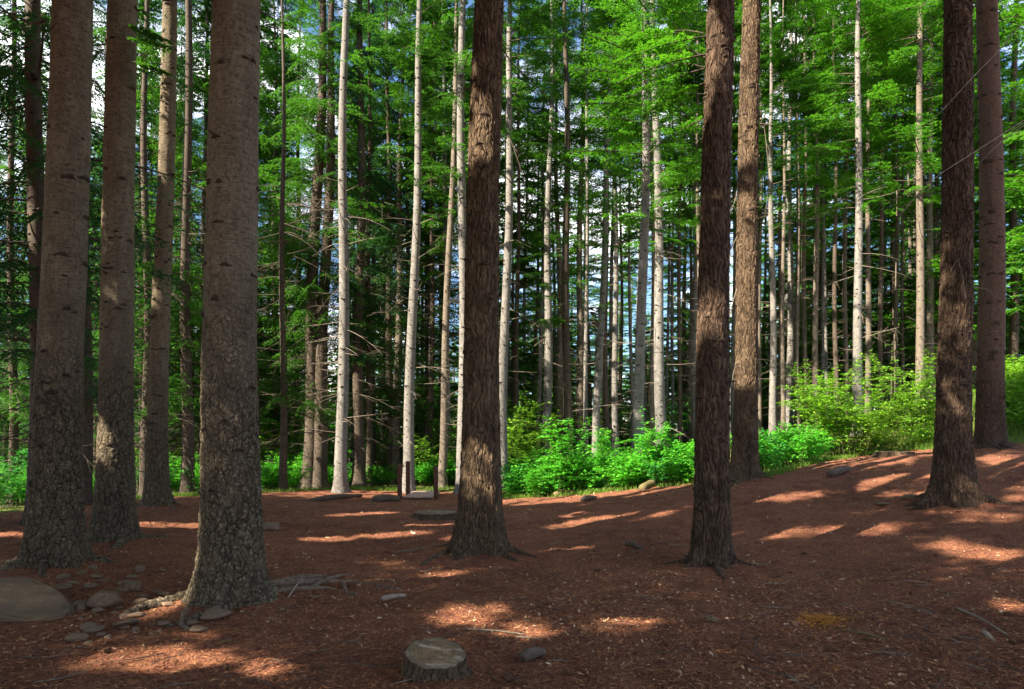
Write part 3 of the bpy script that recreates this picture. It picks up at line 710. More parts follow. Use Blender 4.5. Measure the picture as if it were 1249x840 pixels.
# ------------------------------------------------------------------ crown library for the forest behind
LIB = {}
def lib(kind):
    if kind in LIB: return LIB[kind]
    out = []
    rg = np.random.default_rng(abs(hash(kind)) % 1000 if False else sum(map(ord, kind)))
    for v in range(5):
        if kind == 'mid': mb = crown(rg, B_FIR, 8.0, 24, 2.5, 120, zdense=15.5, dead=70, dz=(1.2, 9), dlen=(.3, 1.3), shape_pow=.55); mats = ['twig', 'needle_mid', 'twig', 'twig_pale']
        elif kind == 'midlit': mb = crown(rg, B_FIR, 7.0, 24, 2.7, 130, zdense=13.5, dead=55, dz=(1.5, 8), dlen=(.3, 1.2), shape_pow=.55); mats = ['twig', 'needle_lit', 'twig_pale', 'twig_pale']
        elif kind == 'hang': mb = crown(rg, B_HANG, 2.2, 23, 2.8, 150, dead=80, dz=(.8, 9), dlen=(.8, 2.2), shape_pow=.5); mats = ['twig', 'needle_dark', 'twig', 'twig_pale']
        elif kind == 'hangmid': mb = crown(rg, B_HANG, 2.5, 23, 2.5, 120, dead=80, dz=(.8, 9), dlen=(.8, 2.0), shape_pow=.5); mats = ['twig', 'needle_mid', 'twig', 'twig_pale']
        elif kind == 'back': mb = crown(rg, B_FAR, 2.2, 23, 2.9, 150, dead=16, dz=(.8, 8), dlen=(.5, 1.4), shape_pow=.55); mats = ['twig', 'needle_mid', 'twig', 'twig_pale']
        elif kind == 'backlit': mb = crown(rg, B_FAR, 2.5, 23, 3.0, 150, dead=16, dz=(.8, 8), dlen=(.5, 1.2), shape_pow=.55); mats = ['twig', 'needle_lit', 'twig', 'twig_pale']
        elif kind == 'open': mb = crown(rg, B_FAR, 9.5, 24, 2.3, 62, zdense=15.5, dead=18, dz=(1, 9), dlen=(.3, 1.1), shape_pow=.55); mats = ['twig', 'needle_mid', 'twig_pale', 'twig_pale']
        out.append(mb.mesh(kind + '_crown', [M[x] for x in mats]))
        if kind in ('midlit', 'hang', 'hangmid', 'open') and v == 3: break
    LIB[kind] = out
    return out
TLIB = {}
def tlib(bark, fat):
    key = (bark, fat)
    if key not in TLIB:
        rg = np.random.default_rng(len(TLIB) + 70); TLIB[key] = []
        for v in range(3):
            zs = np.r_[-1, -.2, 0, .1, .22, .4, .7, 1.1, 1.7, np.arange(2.4, 16, .5), np.arange(16, 24, 1.5), 24.0]
            mb, _, _ = trunk_mesh(rg, .16, 24.0, (0, 0), .25, .5, .35, .15, lobes=5, lobe_amp=.14, nseg=16, zs=zs, knots=(.24, 4.2), knot_size=.026, kshape=(.7, 1.35, .5, .85), zk=(.6, 14), wob=.05, stub=.10, drop=1.0)
            TLIB[key].append(mb.mesh(bark + '_trunk', [M[bark], M['knot']]))
    return TLIB[key]
NT_ = 0
def forest_tree(base, Ht, r, lean, bark, kind, label, group, rg, crown_scale=1.0):
    """a fir behind the clearing: Empty at its foot, trunk + crown from the libraries (r = radius low on the stem)"""
    root = empty('fir_tree', base, label, 'tree', group)
    me = tlib(bark, 0)[rg.integers(3)]
    a = atan2(lean[1], 1), atan2(lean[0], 1)
    root.rotation_euler = (-a[0], a[1], 0)
    tr = link('trunk', me, root); tr.scale = (r / .16, r / .16, Ht / 24); tr.rotation_euler = (0, 0, rg.uniform(0, 6.28))
    L = lib(kind); cr = link('crown', L[rg.integers(len(L))], root); cr.scale = (crown_scale, crown_scale, Ht / 24); cr.rotation_euler = (0, 0, rg.uniform(0, 6.28))
    return root

# x at row 530, x at row 100, width px, bark, crown kind, label
MID = [
 (378, 391, 16, 'brown', 'hangmid', 'dark brown fir trunk, left one of the dark pair clothed in drooping branches'),
 (391, 404, 15, 'brown', 'hangmid', 'dark brown fir trunk, right one of the dark pair touching the first pale trunk'),
 (416, 421, 13, 'pale', 'mid', 'pale speckled fir with mossy flared foot, first pale trunk right of the thickest fir'),
 (438, 440, 13, 'brown', 'hang', 'dark shaded fir trunk right behind the pale mossy-footed fir'),
 (476, 473, 8, 'brown', 'hang', 'thin dark fir trunk far behind the footbridge posts'),
 (484, 490, 10, 'dull', 'mid', 'dull grey fir rising just left of the footbridge'),
 (500, 511, 12, 'pale', 'mid', 'bright white leaning fir rising right behind the footbridge'),
 (541, 555, 9, 'dull', 'mid', 'slim leaning grey fir right of the footbridge right-hand post'),
 (564, 564, 12, 'pale', 'mid', 'straight white fir trunk half hidden by the flared centre trunk foot'),
 (614, 622, 11, 'pale', 'mid', 'pale speckled fir just right of the furrowed centre trunk'),
 (630, 633, 6, 'brown', 'back', 'thin dark fir trunk between centre trunk and the leafy sapling'),
 (666, 672, 10, 'pale', 'mid', 'white slender fir rising straight behind the leafy sapling'),
 (684, 678, 8, 'dull', 'open', 'dull slim fir leaning left beside the white fir over the sapling'),
 (692, 690, 10, 'brown', 'back', 'dark wide trunk in shade behind the white fir over the sapling'),
 (706, 710, 9, 'dull', 'open', 'grey-brown fir trunk with a thin white one tight on its right'),
 (715, 716, 5, 'pale', 'open', 'very thin white fir tight beside a grey-brown trunk above the sapling'),
 (728, 744, 9, 'pale', 'midlit', 'pale fir leaning clearly right above the bright low plants'),
 (739, 739, 7, 'brown', 'open', 'thin brown fir directly behind the right-leaning pale fir'),
 (751, 750, 7, 'pale', 'open', 'thin pale fir just right of the right-leaning pale fir'),
 (781, 787, 12, 'pale', 'midlit', 'broad white dotted fir, left of the close pair behind the second sapling'),
 (796, 796, 6, 'dull', 'open', 'thin brownish fir squeezed between the close pair of white trunks'),
 (807, 799, 12, 'pale', 'midlit', 'broad white dotted fir, right of the close pair behind the second sapling'),
 (829, 829, 5, 'brown', 'open', 'thin dark fir between the close white pair and the red-brown trunk'),
 (849, 845, 8, 'pale', 'midlit', 'pale fir half hidden on the left of the red-brown trunk'),
 (926, 928, 5, 'dull', 'open', 'thin dull fir right beside the warm brown sunlit trunk'),
 (943, 940, 8, 'pale', 'midlit', 'pale grey fir above the plants, one step right of the warm brown trunk'),
 (955, 956, 5, 'dull', 'open', 'very thin dull fir left of the brightest slender trunk'),
 (963, 964, 8, 'pale', 'open', 'brightest slender white fir standing left of the big bush'),
 (973, 972, 6, 'dull', 'open', 'slim grey fir right beside the brightest slender trunk'),
 (982, 981, 6, 'dull', 'open', 'second slim grey fir from the brightest slender trunk'),
 (996, 995, 7, 'dull', 'midlit', 'grey fir rising above the left tip of the big bush'),
 (1004, 1004, 4, 'pale', 'open', 'thread-thin pale fir above the left part of the big bush'),
 (1020, 1018, 6, 'brown', 'open', 'dark brown fir left of the broad white trunk above the bush'),
 (1032, 1031, 6, 'dull', 'open', 'brownish fir nearest the left of the broad white trunk above the bush'),
 (1047, 1047, 11, 'pale', 'midlit', 'broad white fir with black dots rising from the big bush'),
 (1059, 1059, 7, 'dull', 'open', 'slim pinkish-grey fir close on the right of the broad white trunk'),
 (1075, 1074, 6, 'brown', 'midlit', 'thin dark fir above the right half of the big bush'),
 (1094, 1094, 5, 'dull', 'open', 'left one of two thin firs with sunlit edges right of the bush top'),
 (1101, 1101, 4, 'dull', 'open', 'right one of two thin firs with sunlit edges right of the bush top'),
 (1122, 1122, 10, 'dull', 'midlit', 'grey fir above the loose thin bush left of the very dark trunk'),
 (1134, 1135, 9, 'dull', 'open', 'pinkish fir trunk nearest the left side of the very dark trunk'),
 (1186, 1186, 8, 'brown', 'back', 'reddish fir seen in the slit between the two dark right trunks'),
]
for k, (x0, x1, w, bark, kind, lab) in enumerate(MID):
    rg = np.random.default_rng(500 + k)
    dia = rg.uniform(.27, .32) if w > 6 else rg.uniform(.23, .26)
    Y = F * dia / w
    Y = min(max(Y, 18.6), 27 + rg.uniform(-1, 1))
    if k in (2, 6, 8): Y = {2: 19.8, 6: 20.6, 8: 20.2}[k]
    if k == 7: Y = 23
    if k in (0, 1): Y = 22.5
    if k == 3: Y = 23
    if 940 < x0 < 1140: Y = max(Y, 22.5)
    A = W(x0, 530, Y); B = W(x1, 100, Y)
    sl = (B[0] - A[0]) / (B[2] - A[2])
    x = A[0]
    for _ in range(3): x = A[0] + sl * (float(gz(x, Y)) - A[2])
    base = np.array([x, Y, float(gz(x, Y))])
    Ht = rg.uniform(21, 27)
    r = w / F * Y / 2 * 1.18 / sqrt(1 + ((x0 - 624.5) / F) ** 2)
    root = forest_tree(base, Ht, r, (sl, rg.normal() * .008), bark, kind, lab, 'slender firs behind the clearing', rg)
    cr = [o for o in root.children if o.name.startswith('crown')][0]
    n_, z0_, zd_, rm_ = {'mid': (150, 8, 14.5, 2.5), 'midlit': (175, 7, 12.5, 2.8), 'open': (95, 9.5, 14.5, 2.4), 'hangmid': (150, 2.5, None, 2.4), 'hang': (140, 3, None, 2.4), 'back': (90, 5, None, 2.4)}[kind]
    cb = crown(rg, B_HANG if 'hang' in kind else B_FIR, z0_, Ht, rm_, n_, zdense=zd_, dead=60 if x0 < 440 else 26, dz=(1.2, 9), dlen=(.3, 1.4), shape_pow=.55, lean=(sl, 0), tree_loc=base, filt=True, rlim=1.9)
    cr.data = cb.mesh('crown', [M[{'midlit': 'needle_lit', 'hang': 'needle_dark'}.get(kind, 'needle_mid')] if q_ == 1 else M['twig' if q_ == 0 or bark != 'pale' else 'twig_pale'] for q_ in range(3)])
    cr.scale = (1, 1, 1); cr.rotation_euler = (0, 0, 0); cr.parent = root
    cr.matrix_parent_inverse.identity(); root.rotation_euler = (0, 0, 0)
    tr_ = [o for o in root.children if o.name.startswith('trunk')][0]; tr_.rotation_euler = (0, atan2(sl, 1), 0)

EXTRA_STEMS = True
# firs farther back, placed at random, described by the gap they show in
GAPS = [(-400, 45, 'dark drooping fir with blue sky through it, at the left edge beside the boulder tree', 'firs at the left edge'),
        (45, 110, 'dark fir hidden mostly behind the boulder tree trunk', 'firs behind the boulder tree'),
        (110, 200, 'dark fir filling the narrow gap between the left trunks', 'firs between the left trunks'),
        (200, 255, 'dark needled fir between the slim left trunk and thickest fir', 'firs left of the thickest fir'),
        (255, 420, 'dark branchy fir between thickest fir and first pale trunk', 'firs right of the thickest fir'),
        (420, 575, 'deep green fir behind the footbridge and its pale trunks', 'firs behind the footbridge'),
        (575, 670, 'shady fir behind the furrowed centre trunk and sapling', 'firs behind the centre trunk'),
        (670, 770, 'mid-green fir deep behind the leaning pale trunk', 'firs behind the leaning pale trunk'),
        (770, 860, 'mid-green fir deep behind the close white pair', 'firs behind the white pair'),
        (860, 950, 'green fir deep behind the warm brown sunlit trunk', 'firs behind the warm brown trunk'),
        (950, 1040, 'light green fir deep behind the left half of big bush', 'firs behind the bush, left half'),
        (1040, 1145, 'light green fir deep behind the right half of big bush', 'firs behind the bush, right half'),
        (1145, 1220, 'shady fir deep behind the two very dark right trunks', 'firs behind the dark right trunks'),
        (1220, 1700, 'shady fir on the mound at the right edge', 'firs on the right mound')]
rgb = np.random.default_rng(77)
placed = []
def back_tree(px, Y, bark, kind, rg, uniq=False):
    base = at(px, Y)
    g = next((g for g in GAPS if g[0] <= px < g[1]), GAPS[-1])
    root = forest_tree(base, rg.uniform(17, 25), rg.uniform(.11, .17), (rg.normal() * .012, rg.normal() * .01), bark, kind, g[2], g[3], rg, rg.uniform(.85, 1.2))
    if uniq:                                  # a crown of its own, leaves cut out so sun reaches the bushes
        cr = [o for o in root.children if o.name.startswith('crown')][0]
        cb = crown(rg, B_HANG, 2.4, 23, 2.8, 190, dead=80, dz=(.8, 9), dlen=(.8, 2.0), shape_pow=.5, tree_loc=base, filt=True)
        cr.data = cb.mesh('crown', [M['twig'], M['needle_mid' if kind == 'hangmid' else 'needle_dark'], M['twig'], M['twig_pale']]); cr.scale = (1, 1, 1); cr.rotation_euler = (0, 0, 0); root.rotation_euler = (0, 0, 0)
# hand set: the boughy fir behind the first trunk, drooping firs on the left
for (px, Y, bark, kind) in [(45, 10.6, 'brown', 'hang'), (-60, 14.5, 'brown', 'hang'), (230, 24, 'brown', 'hang'), (335, 25, 'brown', 'hang'), (160, 26, 'brown', 'hang'), (90, 22, 'brown', 'hang'), (290, 30, 'brown', 'back'), (345, 20.5, 'brown', 'hangmid'), (105, 15, 'brown', 'hang'), (178, 18.5, 'brown', 'hangmid'), (228, 19, 'brown', 'hangmid'), (310, 23, 'brown', 'hangmid'), (450, 24, 'brown', 'hangmid'), (525, 26, 'brown', 'hangmid'), (15, 19, 'brown', 'hangmid'), (455, 27, 'brown', 'hang'), (520, 29, 'brown', 'back'), (590, 30, 'brown', 'open'), (650, 32, 'brown', 'open'), (1235, 26, 'brown', 'back'), (1290, 22, 'brown', 'backlit'), (1165, 27, 'dull', 'backlit'), (1090, 30, 'brown', 'backlit'), (1000, 31, 'brown', 'backlit')]:
    back_tree(px, Y, bark, kind, rgb, px < 460); placed.append(at(px, Y)[:2])
for (px, Y, kind) in [(-40, 27, 'hangmid'), (5, 30, 'hang'), (172, 25, 'back'), (212, 26.5, 'back'), (243, 24.5, 'back'), (300, 25.5, 'back'), (333, 27, 'back'), (60, 28, 'hangmid'), (118, 30, 'hangmid'), (150, 33, 'hang'), (185, 29, 'hangmid'), (222, 31, 'hangmid'), (250, 35, 'hang'), (300, 28, 'hangmid'), (328, 33, 'hangmid'), (362, 29, 'hangmid'), (-90, 31, 'hang'), (30, 36, 'hangmid'), (200, 38, 'hang'), (345, 38, 'hangmid'), (112, 40, 'hang'), (440, 30, 'hangmid'), (535, 31, 'hangmid')]:
    back_tree(px, Y, 'brown', kind, rgb); placed.append(at(px, Y)[:2])
c = 0
stempx = [m_[0] for m_ in MID]
while c < 46:
    px = rgb.uniform(425, 1140); Y = rgb.uniform(25, 38)
    if min(abs(px - q) for q in stempx) < 5: continue
    stempx.append(px); c += 1
    base = at(px, Y); g = next(g for g in GAPS if g[0] <= px < g[1])
    forest_tree(base, rgb.uniform(20, 26), rgb.uniform(.075, .13), (rgb.normal() * .012, rgb.normal() * .008), rgb.choice(['pale', 'dull', 'dull', 'pale']), 'open', 'thin bare-stemmed grey fir standing ' + g[2].split(' fir ', 1)[1].replace('filling', 'in'), 'thin grey stems: ' + g[3], rgb)
    placed.append(base[:2])
for (ya, yb, n, mind) in [(29, 41, 32, 2.6), (41, 58, 32, 3.4), (58, 85, 34, 4.5)]:
    c = 0; tries = 0
    while c < n and tries < 4000:
        tries += 1
        Y = rgb.uniform(ya, yb); px = rgb.uniform(-130, 1390)
        if px < 420 and rgb.uniform() < .45: continue
        p = at(px, Y)[:2]
        if placed and min(np.hypot(*(p - q)) for q in placed) < mind: continue
        placed.append(p); c += 1
        kind = rgb.choice(['back', 'open', 'backlit', 'open'] if px > 640 else ['back', 'backlit', 'hangmid', 'open'])
        bark = rgb.choice(['brown', 'dull', 'pale', 'dull'] if px > 640 else ['brown', 'brown', 'dull'])
        back_tree(px, Y, bark, kind, rgb)

# young firs: low and bushy to the ground between the stems
rgy = np.random.default_rng(78)
YCR = []
for v in range(5):
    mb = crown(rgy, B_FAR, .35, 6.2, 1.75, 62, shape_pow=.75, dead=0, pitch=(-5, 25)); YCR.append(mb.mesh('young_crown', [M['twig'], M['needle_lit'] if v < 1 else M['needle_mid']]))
mb = MB(); tube(mb, [(0, 0, -.6), (0, 0, 1), (0, 0, 3.5), (0, 0, 6.2)], [.06, .055, .04, .006], 8); YTR = mb.mesh('young_trunk', [M['brown']])
YLAB = {}
c = 0
while c < 165:
    Y = rgy.uniform(28.5, 64); px = rgy.uniform(-60, 1330)
    if px < 110 and rgy.uniform() < .5: continue
    p = at(px, Y)
    if min(np.hypot(*(p[:2] - q)) for q in placed) < 1.3: continue
    placed.append(p[:2]); c += 1
    g = next((g for g in GAPS if g[0] <= px < g[1]), GAPS[-1])
    root = empty('young_fir', p, 'bushy young ' + g[2].split(' ', 1)[1].replace('drooping ', '').replace('branchy ', '').replace('needled ', ''), 'tree', 'young ' + g[3])
    if len(root['label'].split()) > 16: root['label'] = root['label'].replace('through it, ', '')
    s_ = rgy.uniform(.7, 1.9); root.scale = (s_, s_, s_); root.rotation_euler = (0, 0, rgy.uniform(0, 6.28))
    link('trunk', YTR, root); link('crown', YCR[rgy.integers(5)], root)
# the wood beyond, one mass
mb = MB()
for i in range(190):
    Y = rgy.uniform(64, 112); px = rgy.uniform(-250, 1500)
    if px < 330 and rgy.uniform() < .5: continue
    p = at(px, Y); Ht = rgy.uniform(13, 25)
    sub = crown(rgy, B_COARSE, .5, Ht, 3.3, 44, shape_pow=.6)
    off = mb.n
    for vv in sub.v: mb.v.append(vv + p)
    for arr, m_ in zip(sub.q, sub.qm): mb.q.append(arr + off); mb.qm.append(m_); mb.qs.append(np.zeros(len(arr), bool))
    mb.n += sub.n
    tube(mb, [p + [0, 0, -1], p + [0, 0, Ht]], [.17, .02], 6, m=0)
tag(link('distant_wood', mb.mesh('distant_wood', [M['brown'], M['needle_mid']])), 'dark mass of far firs closing the view behind all trunks', 'wood', kind='stuff')

# ------------------------------------------------------------------ unseen firs added outside the frame to shade the clearing
SHADE = [(-11, 4), (-14, 8), (-10.5, 10.5), (-17, 3), (-8, 0.5), (-13, -2), (-5.5, -1.5), (-20, 7), (-19, -2), (-9, 6.5), (-1.5, -2.5), (-6.5, 3.5), (-3.5, -6), (-9, -6), (-15, -7), (1.5, -6.5), (4, -2.5), (-7, -11), (-12, -12), (0, -11), (-20, -9), (5, -8), (-16, 11.5)]
_lp = []; _r9 = np.random.default_rng(4)
for p_ in PATCH:
    for _ in range(10): _lp.append(hit(p_[0] + _r9.uniform(-.75, .75) * p_[2], p_[1] + _r9.uniform(-.7, .7) * p_[3]))
for p_ in POCK:
    for _ in range(6): _lp.append(p_[:3] + _r9.normal(size=3) * p_[3] * .45)
_lp = np.array(_lp); _hs = TOSUN[:2] / np.linalg.norm(TOSUN[:2])
def trunk_blocks(x, y):
    w_ = np.array([x, y]) - _lp[:, :2]; t_ = w_ @ _hs; d_ = np.abs(w_[:, 0] * _hs[1] - w_[:, 1] * _hs[0])
    return ((t_ > .5) & (d_ < .28) & (_lp[:, 2] + t_ * TOSUN[2] / np.hypot(*TOSUN[:2]) < 17)).sum()
for k, (x, y) in enumerate(SHADE):
    rg = np.random.default_rng(900 + k)
    cand = [(x + rg.uniform(-2, 2), y + rg.uniform(-2, 2)) for _ in range(80)]
    cand = [c_ for c_ in cand if not in_view(np.array([[c_[0], c_[1], h_] for h_ in (0, 1, 2, 4, 6, 9, 12)]), 120).any()] or [(x, y)]
    x, y = min(cand, key=lambda c_: trunk_blocks(*c_))
    base = np.array([x, y, float(gz(x, y))]); Ht = rg.uniform(20, 27)
    root = empty('fir_tree', base, 'unseen tall fir added to shade the clearing, crown cut open for sun spots', 'tree', 'unseen firs added for shade')
    tr = link('trunk', tlib('brown', 0)[k % 3], root); tr.scale = (1.4, 1.4, Ht / 24)
    cb = crown(rg, B_COARSE, 5.5, Ht, 3.7, 150, tree_loc=base, filt=True, keep_out=True, shape_pow=.45)
    link('crown', cb.mesh('crown', [M['twig'], M['needle_mid'], M['twig']]), root)
# bare twigs reaching in from a fir outside the right edge
rbase = np.array([6.9, 7.6, float(gz(6.9, 7.6))])
rroot = empty('fir_tree', rbase, 'fir outside the right edge reaching in with long bare whip-like twigs', 'tree')
tr = link('trunk', tlib('brown', 0)[0], rroot); tr.scale = (1.3, 1.3, 1)
mb = crown(np.random.default_rng(41), B_COARSE, 9, 23, 3, 70, tree_loc=rbase, filt=True, keep_out=True)
for (pts, Y0, Y1, r0) in [
    ([(1275, 5), (1249, 25), (1215, 66), (1192, 88), (1170, 112), (1146, 138)], 7.4, 7.0, .007),
    ([(1280, 130), (1249, 146), (1225, 162), (1200, 178), (1172, 196), (1140, 215), (1118, 238), (1098, 262)], 7.4, 6.8, .007),
    ([(1280, 138), (1249, 152), (1222, 172), (1205, 188), (1190, 205)], 7.4, 7.1, .005),
    ([(1249, 150), (1232, 160), (1225, 172), (1222, 184)], 7.2, 7.1, .003),
    ([(1146, 138), (1120, 158), (1095, 170), (1072, 185)], 7.0, 6.9, .003)]:
    Q = branch_px(None, pts, Y0, Y1, r0); tube(mb, Q - rbase, np.linspace(r0, r0 * .3, 16), 5, m=2, cap=False)
link('crown', mb.mesh('crown', [M['twig'], M['needle_mid'], M['twig_pale']]), rroot)

# ------------------------------------------------------------------ shrubs and low plants
def leaf_quads(p, d, up, ln, wd):
    """two quads per leaf, folded along the midrib; arrays (n,3)"""
    s = np.cross(d, up); s /= np.linalg.norm(s, axis=1)[:, None] + 1e-9
    nrm = np.cross(s, d)
    tip = p + d * ln[:, None] - nrm * (ln * .18)[:, None]
    mid = p + d * (ln * .5)[:, None] + nrm * (ln * .02)[:, None]
    a = p + d * (ln * .42)[:, None] + s * (wd * .5)[:, None] + nrm * (wd * .16)[:, None]
    b = p + d * (ln * .42)[:, None] - s * (wd * .5)[:, None] + nrm * (wd * .16)[:, None]
    n = len(p)
    v = np.stack([p, a, tip, b, mid], 1).reshape(-1, 3)
    k = np.arange(n)[:, None] * 5
    return v, np.r_[k + np.array([0, 1, 2, 4]), k + np.array([0, 4, 2, 3])]
def shrub_mesh(name, rg, h, spread, stems, leaves, ln, mat, arch=.4, stem_r=.006, lo=.15, twigs=3):
    mb = MB(); P = []; D = []
    for s in range(stems):
        a = rg.uniform(0, 2 * pi); hh = h * rg.uniform(.55, 1.05); sp = spread * rg.uniform(.15, 1.0)
        t = np.linspace(0, 1, 7)
        b0 = np.array([cos(a), sin(a)]) * spread * rg.uniform(0, .35)
        pts = np.stack([b0[0] + cos(a) * sp * t ** 1.5, b0[1] + sin(a) * sp * t ** 1.5, hh * (t * (1 + arch * .5) - arch * .5 * t ** 3)], -1)
        pts[1:] += rg.normal(size=(6, 3)) * .015 * h
        tube(mb, pts, np.linspace(stem_r, stem_r * .25, 7), 4, m=0, cap=False)
        segs = [pts]
        for w in range(twigs):
            tt = rg.uniform(.25, .85); p0 = np.array([np.interp(tt, t, pts[:, i]) for i in range(3)]); a2 = rg.uniform(0, 2 * pi); l2 = h * rg.uniform(.12, .32)
            d2 = np.array([cos(a2), sin(a2), rg.uniform(.1, .8)]); d2 /= np.linalg.norm(d2)
            tw = p0 + d2 * np.linspace(0, 1, 5)[:, None] * l2 - np.array([0, 0, 1]) * (np.linspace(0, 1, 5)[:, None] ** 2) * l2 * .25
            tube(mb, tw, np.linspace(stem_r * .5, stem_r * .2, 5), 3, m=0, cap=False); segs.append(tw)
        n = leaves // stems
        for _ in range(n):
            sg = segs[rg.integers(len(segs))] if rg.uniform() < .75 else segs[0]
            u = (lo + (1 - lo) * rg.uniform() ** .7) * (len(sg) - 1.001); i = int(u); p = sg[i] + (sg[i + 1] - sg[i]) * (u - i)
            a3 = rg.uniform(0, 2 * pi); d = np.array([cos(a3), sin(a3), rg.uniform(-.25, .35)])
            P.append(p + d * rg.uniform(.0, .05)); D.append(d / np.linalg.norm(d))
    P = np.array(P); D = np.array(D); n = len(P)
    up = np.array([0, 0, 1.]) + rg.normal(size=(n, 3)) * .35
    l = ln * rg.uniform(.55, 1.25, n)
    v, q = leaf_quads(P, D, up, l, l * rg.uniform(.5, .75, n))
    mb.add(v, q, m=1, smooth=False)
    return mb.mesh(name, [M['stem'], M[mat]])
rgs = np.random.default_rng(31)
PL = [shrub_mesh('low_plant', rgs, .72, .50, 16, 520, .085, m, .5, .004, .2, 2) for m in ('leaf', 'leaf', 'leaf', 'leaf_deep', 'leaf')]
PLY = [shrub_mesh('low_plant', rgs, .68, .50, 15, 460, .08, 'leaf_yellow', .5, .004, .2, 2) for _ in range(2)]
SAP = [shrub_mesh('sapling', rgs, 2.1, .66, 14, 2400, .095, 'leaf', .15, .009, .1, 6), shrub_mesh('sapling', rgs, 2.0, .60, 13, 2200, .095, 'leaf', .15, .009, .1, 6)]
BUSH = [shrub_mesh('bush', rgs, 2.6, 1.75, 38, 9500, .095, 'leaf_yellow', .45, .009, .06, 6), shrub_mesh('bush', rgs, 2.5, 1.0, 20, 2800, .09, 'leaf_yellow', .25, .009, .15, 6), shrub_mesh('bush', rgs, 1.5, 1.1, 24, 2600, .085, 'leaf', .5, .006, .06, 4), shrub_mesh('bush', rgs, 1.6, 1.2, 24, 2600, .085, 'leaf_deep', .5, .006, .06, 4)]
def plant(name, me, px, Y, sc, lab, cat, group=None, rg=rgs, szc=None):
    p = at(px, Y)
    o = link(name, me, None, p - np.array([0, 0, .03])); o.rotation_euler = (0, 0, rg.uniform(0, 6.28)); s = sc * rg.uniform(.92, 1.08); o.scale = (s, s, s * (szc or rg.uniform(.85, 1.1)))
    return tag(o, lab, cat, group)
plant('leafy_sapling', SAP[0], 690, 16.6, 1.05, 'leafy yellow-green sapling rising left of the bright low plants', 'sapling')
plant('leafy_sapling', SAP[0], 655, 17.2, .62, 'small airy sapling low beside the furrowed centre trunk', 'sapling')
plant('leafy_sapling', SAP[1], 800, 16.6, 1.0, 'leafy sapling in front of the close pair of white trunks', 'sapling')
plant('leafy_sapling', SAP[0], 740, 17.6, .72, 'short sapling at the foot of the right-leaning pale fir', 'sapling')
plant('leafy_bush', BUSH[0], 1038, 19.3, 1.06, 'big bright yellow-green bush at the top of the slope', 'bush')
plant('leafy_bush', BUSH[1], 1110, 20.2, 1.08, 'loose thin bush with bare stems left of the very dark trunk', 'bush')
plant('leafy_bush', BUSH[1], 1000, 20.6, 1.1, 'tall airy bush behind the left side of the big bush', 'bush')
plant('leafy_bush', BUSH[2], 985, 18.6, .7, 'low rounded bush left of and below the big bush', 'bush')
plant('leafy_bush', BUSH[2], 655, 17.0, .55, 'low green bush at the left end of the bright low plants', 'bush')
for (px, Y, i, s, lab) in [(-5, 16.5, 3, .9, 'deep green bush at the left edge behind the boulder tree'), (35, 18.5, 2, .8, 'bright bush seen left of the boulder tree foot'), (228, 22, 2, .9, 'bright bush between the slim left trunk and thickest fir'), (345, 22.5, 2, 1.05, 'bright green bush right of the thickest fir'),
                           (322, 24, 3, 1.0, 'deep green bush peeping out beside the thickest fir'), (365, 24, 2, .8, 'small bush left of the dark trunk pair'), (458, 24, 2, .65, 'bush between the dark shaded fir and footbridge'), (525, 23.5, 2, .75, 'bush right behind the footbridge deck'), (553, 24.5, 2, .8, 'bush between the leaning grey fir and straight white fir'),
                           (170, 21, 3, .8, 'dark bush behind the slim left trunk'), (112, 20, 2, .7, 'bush in the slit between the two thick left trunks')]:
    plant('leafy_bush', BUSH[i], px, Y, s, lab, 'bush')
UB = [shrub_mesh('bush', rgs, 3.2, 1.5, 16, 2600, .11, 'leaf_yellow', .3, .012, .1, 6), shrub_mesh('bush', rgs, 2.8, 1.4, 16, 2600, .11, 'leaf', .3, .012, .1, 6)]
c = 0
while c < 44:
    px = rgs.uniform(120, 1140); Y = rgs.uniform(23, 36)
    if 240 < px < 330 and rgs.uniform() < .7: continue
    if px > 640 and Y < 27: continue
    c += 1
    g = next(g for g in GAPS if g[0] <= px < g[1]); tail = g[2].split(' fir ', 1)[1]
    plant('leafy_bush', UB[rgs.integers(2)], px, Y, rgs.uniform(.7, 1.25), ('shaded leafy bush standing among the firs ' + tail).replace('hidden mostly ', '').replace('with blue sky through it, ', ''), 'bush', 'bushes among ' + g[3])
for (a, b, lab, n, y0, y1, lib_) in [
    (622, 700, 'low nettle-like green plant under the first sapling', 40, .25, 2.6, PL),
    (700, 858, 'bright emerald low plant between the first sapling and red-brown trunk', 80, .25, 3.6, PL),
    (922, 1000, 'bright low plant between the warm brown trunk and big bush', 26, .25, 3.2, PL),
    (1060, 1140, 'low yellow-green plant below the loose thin bush', 14, .5, 3.0, PLY),
    (1218, 1300, 'low plant on the grassy mound at the right edge', 34, .8, 6.0, PLY),
    (-30, 60, 'low plant at the left edge behind the boulder tree', 12, .6, 4.0, PL),
    (205, 260, 'low plant left of the thickest fir at the clearing edge', 7, .8, 4.0, PL),
    (318, 480, 'low plant behind the dark trunk pair and pale mossy fir', 16, .8, 4.5, PL),
    (505, 580, 'low plant behind the footbridge', 10, 1.6, 4.5, PL)]:
    for i in range(n):
        px = rgs.uniform(a, b)
        Y = 18.0
        for _ in range(4): Y = float(edge_y((px - 624.5) / F * Y))
        dy = rgs.uniform(y0, y1)
        if a == 1218: Y = 16.4
        if 478 < px < 545: dy = max(dy, 2.6)
        plant('low_plant', lib_[rgs.integers(len(lib_))], px, Y + dy, rgs.uniform(.75, 1.15) * (1 + .1 * dy), lab, 'plant', lab.replace('low ', 'low plants: ', 1)[:40])

